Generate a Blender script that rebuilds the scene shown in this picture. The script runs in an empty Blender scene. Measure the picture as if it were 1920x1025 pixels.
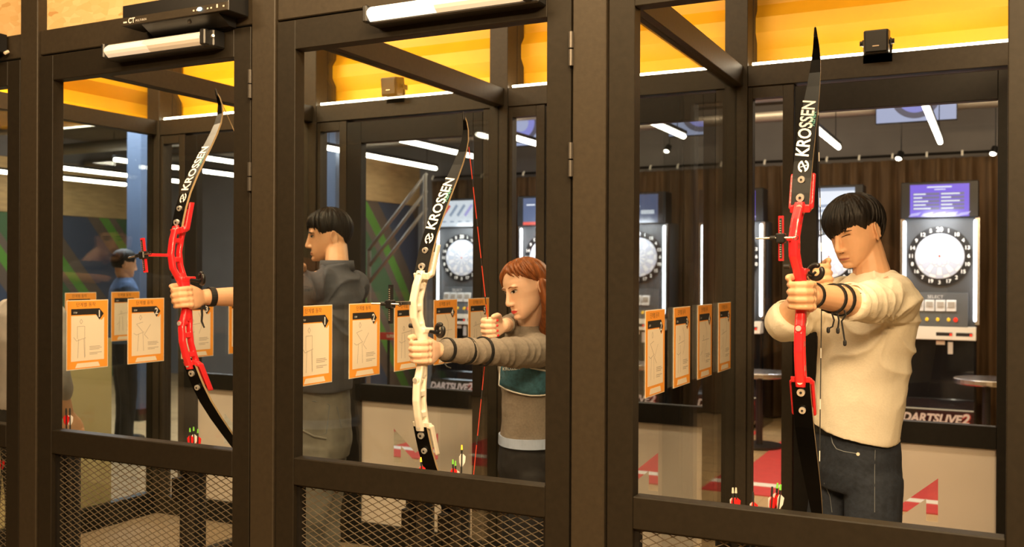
import bpy, bmesh, math, random
from mathutils import Vector, Matrix, noise
from mathutils.bvhtree import BVHTree
random.seed(7)
SC = bpy.context.scene
COL = SC.collection
V = Vector

# ------------------------------------------------------------------ camera
CAM_H = 1.5
F_PX, YAW, ROLL, PITCH = 1800.53, 0.465626, 0.0044077, -0.000852
r0 = V((math.cos(YAW), math.sin(YAW), 0)); f0 = V((-math.sin(YAW), math.cos(YAW), 0)); u0 = V((0, 0, 1))
fw = f0 * math.cos(PITCH) + u0 * math.sin(PITCH)
up = u0 * math.cos(PITCH) - f0 * math.sin(PITCH)
rt = r0 * math.cos(ROLL) + up * math.sin(ROLL)
up2 = up * math.cos(ROLL) - r0 * math.sin(ROLL)
cam_d = bpy.data.cameras.new('camera'); cam = bpy.data.objects.new('camera', cam_d); COL.objects.link(cam)
cam_d.sensor_width = 36; cam_d.lens = F_PX / 1920 * 36
cam.matrix_world = Matrix(((rt.x, up2.x, -fw.x, 0), (rt.y, up2.y, -fw.y, 0), (rt.z, up2.z, -fw.z, CAM_H), (0, 0, 0, 1)))
cam_d.dof.use_dof = True; cam_d.dof.focus_distance = 2.9; cam_d.dof.aperture_fstop = 4.0
SC.camera = cam

# ------------------------------------------------------------------ light and exposure
w = bpy.data.worlds.new('world'); SC.world = w; w.use_nodes = True
w.node_tree.nodes['Background'].inputs[0].default_value = (1.0, 0.78, 0.52, 1)
w.node_tree.nodes['Background'].inputs[1].default_value = 0.12
SC.view_settings.view_transform = 'Standard'; SC.view_settings.look = 'None'
SC.view_settings.gamma = 1; SC.view_settings.use_curve_mapping = False
SC.view_settings.exposure = 0.0
def area(name, loc, target, size, power, col, sy=None):
    l = bpy.data.lights.new(name, 'AREA'); l.energy = power; l.color = col; l.size = size
    l.shape = 'RECTANGLE'; l.size_y = sy or size
    o = bpy.data.objects.new(name, l); COL.objects.link(o); o.location = loc
    o.rotation_euler = (V(target) - V(loc)).to_track_quat('-Z', 'Y').to_euler()
    return o
WARM = (1.0, 0.68, 0.36)
area('range_ceiling_lamp_near', (-0.35, 1.45, 3.22), (-0.35, 2.4, 2.1), 2.6, 105, (1.0, 0.72, 0.40), 0.25)
area('range_ceiling_lamp_main', (0.9, -1.2, 3.24), (-0.7, 3.0, 1.2), 1.8, 350, WARM, 0.3)
area('range_ceiling_lamp_far', (-2.8, 0.7, 3.2), (-3.0, 3.2, 1.4), 1.6, 45, WARM, 0.4)
for _x, _p in ((-0.41, 11), (-1.54, 18), (-2.67, 18), (-3.80, 48)):
    area('booth_fill_light', (_x, 2.72, 3.2), (_x, 3.75, 1.2), 0.7, _p, (1.0, 0.76, 0.46), 0.3)  # unseen fill light added above each booth to brighten its inside
area('lobby_ceiling_lamp', (-1.5, 6.0, 3.05), (-1.5, 6.0, 0), 3.0, 115, (1.0, 0.74, 0.44), 1.2)
area('curtain_ceiling_lamp', (-1.6, 8.9, 3.2), (-1.6, 10.1, 1.6), 5.0, 40, (1.0, 0.74, 0.45), 0.3)
area('lobby_ceiling_lamp_west', (-7.5, 6.5, 3.05), (-7.5, 6.5, 0), 3.0, 170, (0.86, 0.92, 1.0), 1.2)

# ------------------------------------------------------------------ measuring helpers (booth coordinates)
def ray(px, py):
    x = px - 960; y = py - 512.5
    return fw + rt * (x / F_PX) - up2 * (y / F_PX)
CL = V((0, 0, CAM_H))
def W(px, py, t): d = ray(px, py); return CL + d * (t / d.y)
def Wx(px, py, s): d = ray(px, py); return CL + d * (s / d.x)

# ------------------------------------------------------------------ materials
def new_mat(name):
    m = bpy.data.materials.new(name); m.use_nodes = True
    return m, m.node_tree.nodes, m.node_tree.links, m.node_tree.nodes['Principled BSDF']
def mat(name, col, rough=0.5, metal=0.0, emit=None, es=0.0, var=0.0, scale=20, bump=0.0, coat=0.0, stretch=None, spec=None, sss=0):
    m, n, l, b = new_mat(name)
    b.inputs['Base Color'].default_value = (*col, 1); b.inputs['Roughness'].default_value = rough
    b.inputs['Metallic'].default_value = metal
    if spec is not None: b.inputs['Specular IOR Level'].default_value = spec
    if coat: b.inputs['Coat Weight'].default_value = coat
    if sss:
        b.inputs['Subsurface Weight'].default_value = sss; b.inputs['Subsurface Radius'].default_value = (0.012, 0.005, 0.003)
        b.inputs['Subsurface Scale'].default_value = 1.0
    if emit is not None:
        b.inputs['Emission Color'].default_value = (*emit, 1); b.inputs['Emission Strength'].default_value = es
    if var or bump:
        tc = n.new('ShaderNodeTexCoord'); nz = n.new('ShaderNodeTexNoise'); nz.inputs['Scale'].default_value = scale
        nz.inputs['Detail'].default_value = 5
        src = tc.outputs['Object']
        if stretch:
            mp = n.new('ShaderNodeMapping'); mp.inputs['Scale'].default_value = stretch; l.new(src, mp.inputs[0]); src = mp.outputs[0]
        l.new(src, nz.inputs['Vector'])
        if var:
            rp = n.new('ShaderNodeValToRGB')
            rp.color_ramp.elements[0].position = 0.3; rp.color_ramp.elements[1].position = 0.7
            rp.color_ramp.elements[0].color = (*[max(0, c * (1 - var)) for c in col], 1)
            rp.color_ramp.elements[1].color = (*[min(1, c * (1 + var)) for c in col], 1)
            l.new(nz.outputs[0], rp.inputs[0]); l.new(rp.outputs[0], b.inputs['Base Color'])
        if bump:
            bp = n.new('ShaderNodeBump'); bp.inputs['Strength'].default_value = bump; bp.inputs['Distance'].default_value = 0.01
            l.new(nz.outputs[0], bp.inputs['Height']); l.new(bp.outputs[0], b.inputs['Normal'])
    return m
def glass_mat(name, tint=(0.93, 0.95, 0.94), f0=0.05, boost=1.0):
    m = bpy.data.materials.new(name); m.use_nodes = True; n = m.node_tree.nodes; l = m.node_tree.links; n.clear()
    out = n.new('ShaderNodeOutputMaterial'); mx = n.new('ShaderNodeMixShader')
    tr = n.new('ShaderNodeBsdfTransparent'); tr.inputs[0].default_value = (*tint, 1)
    gl = n.new('ShaderNodeBsdfGlossy'); gl.inputs['Roughness'].default_value = 0.01
    lw = n.new('ShaderNodeLayerWeight'); lw.inputs[0].default_value = 0.5
    pw = n.new('ShaderNodeMath'); pw.operation = 'POWER'; pw.inputs[1].default_value = 4.0
    ma = n.new('ShaderNodeMath'); ma.operation = 'MULTIPLY_ADD'; ma.inputs[1].default_value = boost * (1 - f0); ma.inputs[2].default_value = f0
    ma.use_clamp = True
    l.new(lw.outputs['Facing'], pw.inputs[0]); l.new(pw.outputs[0], ma.inputs[0]); l.new(ma.outputs[0], mx.inputs[0])
    l.new(tr.outputs[0], mx.inputs[1]); l.new(gl.outputs[0], mx.inputs[2]); l.new(mx.outputs[0], out.inputs[0])
    return m
M = {}
M['steel'] = mat('painted_steel', (0.038, 0.029, 0.0185), 0.5, 0.0, var=0.12, scale=60, bump=0.04, spec=0.28)
M['steel_door'] = mat('painted_door_steel', (0.0185, 0.0145, 0.0095), 0.5, 0.0, var=0.12, scale=60, bump=0.04, spec=0.2)
M['steel_dark'] = mat('dark_steel', (0.014, 0.012, 0.010), 0.45, 0.0, var=0.15, scale=40, spec=0.25)
M['hinge'] = mat('hinge_steel', (0.10, 0.09, 0.08), 0.35, 0.6)
M['wire'] = mat('mesh_wire', (0.17, 0.14, 0.10), 0.45, 0.3)
M['glass'] = glass_mat('partition_glass', f0=0.05, boost=0.8)
M['glass_rear'] = glass_mat('rear_glass', (0.95, 0.955, 0.95), 0.022, 0.6)
M['yellow'] = mat('yellow_corrugated_steel', (0.88, 0.45, 0.013), 0.5, 0.0, var=0.04, scale=8)
M['led'] = mat('led_strip', (1, 1, 1), 0.5, emit=(1.0, 0.86, 0.62), es=18)
M['diffuser'] = mat('lamp_diffuser', (0.85, 0.82, 0.76), 0.4, emit=(1.0, 0.85, 0.62), es=0.10)
M['diffuser_lit'] = mat('lamp_diffuser_lit', (0.95, 0.92, 0.86), 0.4, emit=(1.0, 0.9, 0.7), es=0.30)
M['tube'] = mat('tube_light', (1, 1, 1), 0.4, emit=(1.0, 0.9, 0.72), es=18)
M['black'] = mat('black_plastic', (0.012, 0.012, 0.013), 0.35)
M['blackgloss'] = mat('black_gloss', (0.008, 0.008, 0.009), 0.12, coat=0.5)
M['white'] = mat('white_print', (0.85, 0.84, 0.80), 0.5)
M['silver'] = mat('silver_metal', (0.75, 0.72, 0.68), 0.25, 1.0)
M['chrome'] = mat('chrome_bolt', (0.8, 0.78, 0.74), 0.35, 0.6)
M['orange'] = mat('orange_print', (0.90, 0.36, 0.045), 0.45)
M['cream'] = mat('cream_paper', (0.84, 0.74, 0.58), 0.6)
M['ink'] = mat('black_ink', (0.018, 0.017, 0.016), 0.5)
M['grey_ink'] = mat('grey_ink', (0.42, 0.37, 0.30), 0.6)
M['brown_ink'] = mat('brown_ink', (0.30, 0.13, 0.03), 0.6)
M['frost'] = mat('frosted_film', (0.78, 0.68, 0.60), 0.6, var=0.03, scale=3)
M['beige_film'] = mat('beige_film', (0.80, 0.66, 0.36), 0.6, var=0.04, scale=3)
M['redriser'] = mat('red_riser', (0.78, 0.022, 0.03), 0.28, coat=0.4)
M['whiteriser'] = mat('white_riser', (0.86, 0.80, 0.68), 0.28, coat=0.4)
M['limb'] = mat('black_limb', (0.003, 0.003, 0.003), 0.35, spec=0.12)
M['limb_edge'] = mat('limb_edge', (0.45, 0.33, 0.18), 0.4)
M['teal'] = mat('teal_print', (0.10, 0.35, 0.30), 0.5)
M['redpaint'] = mat('red_vane', (0.80, 0.02, 0.02), 0.4)
M['greennock'] = mat('green_nock', (0.25, 0.75, 0.10), 0.4)
M['string_black'] = mat('black_string', (0.02, 0.02, 0.02), 0.6)
M['string_red'] = mat('red_string', (0.65, 0.05, 0.02), 0.6)
M['string_white'] = mat('white_string', (0.8, 0.78, 0.72), 0.6)
M['panelgrey'] = mat('dart_panel', (0.085, 0.09, 0.095), 0.45)
M['bar'] = mat('dart_light_bar', (1, 1, 1), 0.4, emit=(0.88, 0.93, 1.0), es=4.5)
M['boardwhite'] = mat('board_white', (0.86, 0.88, 0.90), 0.5)
M['boardblue'] = mat('board_blue', (0.60, 0.66, 0.78), 0.5)
M['console'] = mat('console_cream', (0.82, 0.74, 0.60), 0.45)
M['yellowbtn'] = mat('yellow_button', (0.9, 0.55, 0.02), 0.4, emit=(1.0, 0.6, 0.05), es=0.8)
M['redbtn'] = mat('red_button', (0.9, 0.03, 0.02), 0.4, emit=(1.0, 0.05, 0.02), es=0.8)
M['scr_purple'] = mat('screen_purple', (0.02, 0.02, 0.02), 0.3, emit=(0.20, 0.12, 0.85), es=1.0)
M['scr_white'] = mat('screen_white', (0.02, 0.02, 0.02), 0.3, emit=(0.85, 0.9, 1.0), es=1.1)
M['scr_blue'] = mat('screen_blue', (0.02, 0.02, 0.02), 0.3, emit=(0.14, 0.20, 0.40), es=0.7)
M['scr_lilac'] = mat('screen_lilac', (0.02, 0.02, 0.02), 0.3, emit=(0.55, 0.50, 1.0), es=1.0)
M['scr_red'] = mat('screen_red', (0.02, 0.02, 0.02), 0.3, emit=(0.95, 0.10, 0.06), es=1.0)
M['scr_grey'] = mat('screen_grey', (0.02, 0.02, 0.02), 0.3, emit=(0.18, 0.17, 0.32), es=1.0)
M['curtain'] = mat('curtain_cloth', (0.15, 0.09, 0.042), 0.8, var=0.25, scale=6, stretch=(3, 3, 0.4))
M['mat_red'] = mat('red_mat', (0.58, 0.045, 0.04), 0.6, var=0.08, scale=12)
M['mat_wood'] = mat('wood_strip', (0.62, 0.42, 0.20), 0.5, var=0.12, scale=6, stretch=(8, 1, 1))
M['wood_band'] = mat('wood_band', (0.60, 0.41, 0.19), 0.6, var=0.18, scale=5, stretch=(1, 1, 5))
M['plain_wall'] = mat('painted_wall', (0.20, 0.19, 0.19), 0.8, var=0.06, scale=4)
M['ceiling'] = mat('ceiling_deck', (0.14, 0.11, 0.072), 0.8, var=0.2, scale=5, stretch=(1, 6, 1))
M['pipe'] = mat('grey_pipe', (0.30, 0.28, 0.25), 0.4, 0.5)
M['booth_floor'] = mat('booth_floor_carpet', (0.36, 0.27, 0.18), 0.9, var=0.12, scale=60)
def osb_mat():
    m, n, l, b = new_mat('osb_board')
    tc = n.new('ShaderNodeTexCoord'); mp = n.new('ShaderNodeMapping'); mp.inputs['Rotation'].default_value = (0, 0.6, 0)
    mp.inputs['Scale'].default_value = (14, 14, 30); l.new(tc.outputs['Object'], mp.inputs[0])
    nz = n.new('ShaderNodeTexNoise'); nz.inputs['Scale'].default_value = 6; nz.inputs['Detail'].default_value = 3
    l.new(tc.outputs['Object'], nz.inputs['Vector'])
    ad = n.new('ShaderNodeMixRGB'); ad.blend_type = 'ADD'; ad.inputs[0].default_value = 1.6
    l.new(mp.outputs[0], ad.inputs[1]); l.new(nz.outputs['Color'], ad.inputs[2])
    vo = n.new('ShaderNodeTexVoronoi'); vo.inputs['Scale'].default_value = 1.6; l.new(ad.outputs[0], vo.inputs['Vector'])
    rp = n.new('ShaderNodeValToRGB')
    rp.color_ramp.elements[0].color = (0.50, 0.27, 0.09, 1); rp.color_ramp.elements[1].color = (0.86, 0.62, 0.32, 1)
    e = rp.color_ramp.elements.new(0.12); e.color = (0.72, 0.46, 0.19, 1)
    l.new(vo.outputs['Color'], rp.inputs[0]); l.new(rp.outputs[0], b.inputs['Base Color'])
    b.inputs['Roughness'].default_value = 0.6
    bp = n.new('ShaderNodeBump'); bp.inputs['Strength'].default_value = 0.3; l.new(vo.outputs['Color'], bp.inputs['Height']); l.new(bp.outputs[0], b.inputs['Normal'])
    return m
M['osb'] = osb_mat()
def floor_mat():
    m, n, l, b = new_mat('wood_floor')
    tc = n.new('ShaderNodeTexCoord'); mp = n.new('ShaderNodeMapping'); mp.inputs['Scale'].default_value = (6, 0.8, 1)
    l.new(tc.outputs['Object'], mp.inputs[0])
    br = n.new('ShaderNodeTexBrick'); br.inputs['Scale'].default_value = 1.0; br.inputs['Mortar Size'].default_value = 0.01
    br.inputs['Color1'].default_value = (0.58, 0.40, 0.20, 1); br.inputs['Color2'].default_value = (0.50, 0.34, 0.17, 1); br.inputs['Mortar'].default_value = (0.3, 0.2, 0.1, 1)
    l.new(mp.outputs[0], br.inputs['Vector']); l.new(br.outputs[0], b.inputs['Base Color']); b.inputs['Roughness'].default_value = 0.35
    return m
M['floor'] = floor_mat()
def mural_mat():
    m, n, l, b = new_mat('mural_paint')
    tc = n.new('ShaderNodeTexCoord'); mp = n.new('ShaderNodeMapping'); mp.inputs['Rotation'].default_value = (0.80, 0, 0)
    l.new(tc.outputs['Object'], mp.inputs[0])
    nz = n.new('ShaderNodeTexWave'); nz.wave_type = 'BANDS'; nz.bands_direction = 'Z'; nz.inputs['Scale'].default_value = 0.20
    nz.inputs['Distortion'].default_value = 3.5; nz.inputs['Detail'].default_value = 1; nz.inputs['Detail Scale'].default_value = 0.6; l.new(mp.outputs[0], nz.inputs['Vector'])
    rp = n.new('ShaderNodeValToRGB'); rp.color_ramp.interpolation = 'CONSTANT'
    rp.color_ramp.elements[0].color = (0.06, 0.08, 0.13, 1); rp.color_ramp.elements[1].position = 0.22; rp.color_ramp.elements[1].color = (0.15, 0.11, 0.08, 1)
    e = rp.color_ramp.elements.new(0.52); e.color = (0.13, 0.33, 0.05, 1)
    e = rp.color_ramp.elements.new(0.76); e.color = (0.17, 0.13, 0.10, 1)
    e = rp.color_ramp.elements.new(0.90); e.color = (0.08, 0.16, 0.07, 1)
    l.new(nz.outputs['Fac'], rp.inputs[0]); l.new(rp.outputs[0], b.inputs['Base Color']); b.inputs['Roughness'].default_value = 0.7
    return m
M['mural'] = mural_mat()

# ------------------------------------------------------------------ mesh helpers
class MB:
    def __init__(s): s.v = []; s.f = []; s.mi = []
    def add(s, vs, fs, mi=0):
        o = len(s.v); s.v += [V(p) for p in vs]; s.f += [tuple(i + o for i in f) for f in fs]; s.mi += [mi] * len(fs); return s
    def box(s, a, b, mi=0):
        (x0, y0, z0), (x1, y1, z1) = a, b
        x0, x1 = sorted((x0, x1)); y0, y1 = sorted((y0, y1)); z0, z1 = sorted((z0, z1))
        return s.add([(x0, y0, z0), (x1, y0, z0), (x1, y1, z0), (x0, y1, z0), (x0, y0, z1), (x1, y0, z1), (x1, y1, z1), (x0, y1, z1)],
                     [(0, 3, 2, 1), (4, 5, 6, 7), (0, 1, 5, 4), (1, 2, 6, 5), (2, 3, 7, 6), (3, 0, 4, 7)], mi)
    def obox(s, c, ex, ey, ez, mi=0):       # centre and half-axis vectors
        c = V(c); ex = V(ex); ey = V(ey); ez = V(ez)
        P = [c - ex - ey - ez, c + ex - ey - ez, c + ex + ey - ez, c - ex + ey - ez, c - ex - ey + ez, c + ex - ey + ez, c + ex + ey + ez, c - ex + ey + ez]
        F = [(0, 3, 2, 1), (4, 5, 6, 7), (0, 1, 5, 4), (1, 2, 6, 5), (2, 3, 7, 6), (3, 0, 4, 7)]
        if ex.cross(ey).dot(ez) < 0: F = [f[::-1] for f in F]
        return s.add(P, F, mi)
    def loft(s, rings, mi=0, cap=True, closed=False):
        n = len(rings[0]); vs = [p for r in rings for p in r]; fs = []
        R = len(rings)
        for i in range(R if closed else R - 1):
            j = (i + 1) % R
            for k in range(n): fs.append((i * n + k, i * n + (k + 1) % n, j * n + (k + 1) % n, j * n + k))
        if cap and not closed:
            fs.append(tuple(range(n))[::-1]); fs.append(tuple(range((R - 1) * n, R * n)))
        return s.add(vs, fs, mi)
    def tube(s, pts, rad, n=8, mi=0, flat=None, round_ends=False):
        pts = [V(p) for p in pts]
        if not hasattr(rad, '__len__'): rad = [rad] * len(pts)
        rings = []; ref = None
        if round_ends:
            d0 = (pts[0] - pts[1]).normalized(); d1 = (pts[-1] - pts[-2]).normalized()
            r0_, r1_ = rad[0], rad[-1]
            pre = [(pts[0] + d0 * r0_ * 0.95, r0_ * 0.25), (pts[0] + d0 * r0_ * 0.7, r0_ * 0.7)]
            post = [(pts[-1] + d1 * r1_ * 0.7, r1_ * 0.7), (pts[-1] + d1 * r1_ * 0.95, r1_ * 0.25)]
            pts = [p for p, _ in pre] + pts + [p for p, _ in post]; rad = [r for _, r in pre] + list(rad) + [r for _, r in post]
        for i, p in enumerate(pts):
            t = (pts[min(i + 1, len(pts) - 1)] - pts[max(i - 1, 0)]).normalized()
            if ref is None: ref = t.cross(V((0, 0, 1))) if abs(t.z) < 0.9 else t.cross(V((1, 0, 0)))
            a = (ref - t * ref.dot(t)).normalized(); b = t.cross(a); ref = a
            r = rad[i]
            rings.append([p + (a * math.cos(q) + b * math.sin(q)) * r for q in [2 * math.pi * k / n for k in range(n)]])
        return s.loft(rings, mi)
    def ell(s, c, M3, r, n=14, m=9, mi=0):   # ellipsoid; M3 rotates local axes
        rings = []
        for i in range(1, m):
            a = -math.pi / 2 + math.pi * i / m
            rings.append([V(c) + M3 @ V((r[0] * math.cos(a) * math.cos(q), r[1] * math.cos(a) * math.sin(q), r[2] * math.sin(a))) for q in [2 * math.pi * k / n for k in range(n)]])
        return s.loft(rings, mi)
    def prism(s, poly, o, ex, ey, ez, mi=0):  # 2-D polygon extruded along ez from origin o
        o = V(o); ex = V(ex); ey = V(ey); ez = V(ez)
        a = [o + ex * p[0] + ey * p[1] for p in poly]; b = [p + ez for p in a]
        return s.loft([a, b] if ex.cross(ey).dot(ez) > 0 else [a[::-1], b[::-1]], mi)
    def flat(s, vs2, fs, o, ex, ey, mi=0):
        return s.add([V(o) + V(ex) * p[0] + V(ey) * p[1] for p in vs2], fs, mi)
    def build(s, name, m, parent=None, smooth=False, bevel=0, seg=1):
        me = bpy.data.meshes.new(name); me.from_pydata([tuple(p) for p in s.v], [], s.f); me.update()
        for q in (m if isinstance(m, (list, tuple)) else [m]): me.materials.append(M[q] if isinstance(q, str) else q)
        if any(s.mi): me.polygons.foreach_set('material_index', s.mi)
        if smooth: me.polygons.foreach_set('use_smooth', [True] * len(me.polygons))
        return obj(name, me, parent, bevel, seg)
def obj(name, me, parent=None, bevel=0, seg=1):
    o = bpy.data.objects.new(name, me); COL.objects.link(o)
    if parent is not None:
        o.parent = parent
        if parent.type == 'EMPTY' and not parent.get('local'):
            o.matrix_parent_inverse = MWI[parent.name]
    if bevel:
        md = o.modifiers.new('bevel', 'BEVEL'); md.width = bevel; md.segments = seg; md.limit_method = 'ANGLE'
    return o
MWI = {}
def empty(name, loc, rz=0, local=False):
    """local=False: children are given in world coordinates; local=True: children in the thing's own coordinates"""
    o = bpy.data.objects.new(name, None); COL.objects.link(o); o.location = loc; o.rotation_euler = (0, 0, rz); o.empty_display_size = 0.1
    MWI[o.name] = (Matrix.Translation(V(loc)) @ Matrix.Rotation(rz, 4, 'Z')).inverted()
    if local: o['local'] = 1
    return o
def tag(o, label, cat, group=None, kind=None):
    o['label'] = label; o['category'] = cat
    if group: o['group'] = group
    if kind: o['kind'] = kind
    return o
def struct(o, label=None, cat=None):
    o['kind'] = 'structure'
    if label: o['label'] = label
    if cat: o['category'] = cat
    return o
def copy_tree(o, parent=None):
    c = o.copy(); COL.objects.link(c)
    if parent is not None: c.parent = parent
    for ch in list(o.children): copy_tree(ch, c)
    return c
TEXTS = {}
def text2d(body, size, shear=0.0, bold=0.0, align='CENTER', spacing=1.0):
    k = (body, size, shear, bold, align, spacing)
    if k in TEXTS: return TEXTS[k]
    c = bpy.data.curves.new('text', 'FONT'); c.body = body; c.size = size; c.shear = shear; c.offset = bold; c.align_x = align; c.align_y = 'CENTER'
    c.resolution_u = 3; c.space_character = spacing
    o = bpy.data.objects.new('text', c); COL.objects.link(o)
    dg = bpy.context.evaluated_depsgraph_get(); dg.update()
    me = bpy.data.meshes.new_from_object(o.evaluated_get(dg), depsgraph=dg)
    res = ([(p.co.x, p.co.y) for p in me.vertices], [tuple(f.vertices) for f in me.polygons])
    bpy.data.objects.remove(o); bpy.data.curves.remove(c); bpy.data.meshes.remove(me)
    TEXTS[k] = res; return res
def fuse(mb, voxel, smooth_it=4, fac=0.5):
    """one continuous surface out of overlapping closed pieces"""
    me = bpy.data.meshes.new('tmp'); me.from_pydata([tuple(p) for p in mb.v], [], mb.f); me.update()
    o = bpy.data.objects.new('tmp', me); COL.objects.link(o)
    r = o.modifiers.new('r', 'REMESH'); r.mode = 'VOXEL'; r.voxel_size = voxel; r.use_smooth_shade = True
    if smooth_it:
        s = o.modifiers.new('s', 'SMOOTH'); s.factor = fac; s.iterations = smooth_it
    dg = bpy.context.evaluated_depsgraph_get(); dg.update()
    res = bpy.data.meshes.new_from_object(o.evaluated_get(dg), depsgraph=dg)
    bpy.data.objects.remove(o); bpy.data.meshes.remove(me)
    res.polygons.foreach_set('use_smooth', [True] * len(res.polygons))
    return res
def fill2d(outer, holes):
    c = bpy.data.curves.new('fill', 'CURVE'); c.dimensions = '2D'; c.fill_mode = 'BOTH'
    for L in [outer] + holes:
        sp = c.splines.new('POLY'); sp.points.add(len(L) - 1)
        for i, p in enumerate(L): sp.points[i].co = (p[0], p[1], 0, 1)
        sp.use_cyclic_u = True
    o = bpy.data.objects.new('fill', c); COL.objects.link(o)
    dg = bpy.context.evaluated_depsgraph_get(); dg.update()
    me = bpy.data.meshes.new_from_object(o.evaluated_get(dg), depsgraph=dg)
    res = ([(p.co.x, p.co.y) for p in me.vertices], [tuple(f.vertices) for f in me.polygons])
    bpy.data.objects.remove(o); bpy.data.curves.remove(c); bpy.data.meshes.remove(me)
    return res

# ================================================================== THE SETTING
FY = 2.40          # front face of the booth row
RY = 4.04          # front face of the rear wall of the booths
PW = 0.096         # post width
def PC(i): return -0.977 + (i - 2) * 1.129        # post centres, i = -1 .. 3
ZB = 0.10          # booth platform height
# floor, ceiling, outer walls
struct(MB().box((-11.5, -7, -0.1), (5.5, 10.6, 0)).build('floor', 'floor'), 'tan laminate floor of the hall', 'floor')
struct(MB().box((-11.5, -7, 3.3), (5.5, 10.6, 3.4)).build('ceiling', 'ceiling'), 'dark brown ceiling deck above the dart machines', 'ceiling')
struct(MB().box((-11.5, 10.4, 0), (5.5, 10.6, 3.3)).build('wall_rear', 'plain_wall'), 'dark wall behind the curtain', 'wall')
struct(MB().box((5.4, -7, 0), (5.5, 10.4, 3.3)).build('wall_right', 'plain_wall'), 'dark wall on the right', 'wall')
struct(MB().box((-11.5, -7, 0), (5.5, -6.9, 3.3)).build('wall_back', 'plain_wall'), 'dark wall at the end of the range', 'wall')
wl = struct(MB().box((-11.5, -7, 0), (-11.3, 10.4, 3.3)).build('wall_left', 'plain_wall'), 'far wall with wood band and dark green mural', 'wall')
MB().box((-11.31, 5.5, 2.25), (-11.24, 10.4, 2.95)).build('wood_band', 'wood_band', wl)
MB().box((-11.31, 5.5, 0.0), (-11.27, 10.4, 2.25)).build('mural', 'mural', wl)
dv = struct(MB().box((-6.35, 8.2, 0), (-6.25, 9.9, 2.3)).build('wall_divider', 'mural'), 'short green and brown mural wall with a wooden band beside the dart machines', 'wall')
MB().box((-6.37, 7.9, 2.3), (-6.23, 9.9, 2.85)).build('wood_band', 'wood_band', dv)
MB().box((-6.36, 8.17, 0), (-6.24, 8.26, 2.3)).build('end_post', 'steel_dark', dv)
for i, (y, z, r) in enumerate([(8.4, 3.05, 0.07), (9.2, 2.98, 0.05), (7.3, 3.12, 0.05)]):
    struct(MB().tube([(-11.2, y, z), (5.3, y, z)], r, 10).build('trim_%d' % (i + 1), 'pipe', smooth=True), ['thick grey ceiling duct running over the dart machines', 'grey ceiling duct nearest the curtain', 'thin grey ceiling duct nearest the booths'][i], 'duct')
# booth platform
bf = struct(MB().box((-4.45, FY - 0.02, 0.0), (1.3, RY + 0.1, ZB)).build('floor', 'booth_floor'), 'low carpeted booth platform', 'floor')

# ---------------- front of the booths: posts, header, board above
wf = struct(empty('wall_front', (-1.5, FY, 0)), 'dark steel front of the shooting booths', 'wall')
for i in range(-1, 4):
    MB().box((PC(i) - PW / 2, FY, 0), (PC(i) + PW / 2, FY + 0.10, 3.3)).build('post', 'steel', wf, bevel=0.003)
for i in range(0, 4):
    MB().box((PC(i - 1) + PW / 2, FY + 0.012, 2.304), (PC(i) - PW / 2, FY + 0.09, 2.395 if i < 2 else 2.50)).build('header', 'steel', wf, bevel=0.003)
    MB().box((PC(i - 1) + PW / 2, FY + 0.04, 2.395 if i < 2 else 2.50), (PC(i) - PW / 2, FY + 0.06, 3.3)).build('particle_board', 'osb', wf)

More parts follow.
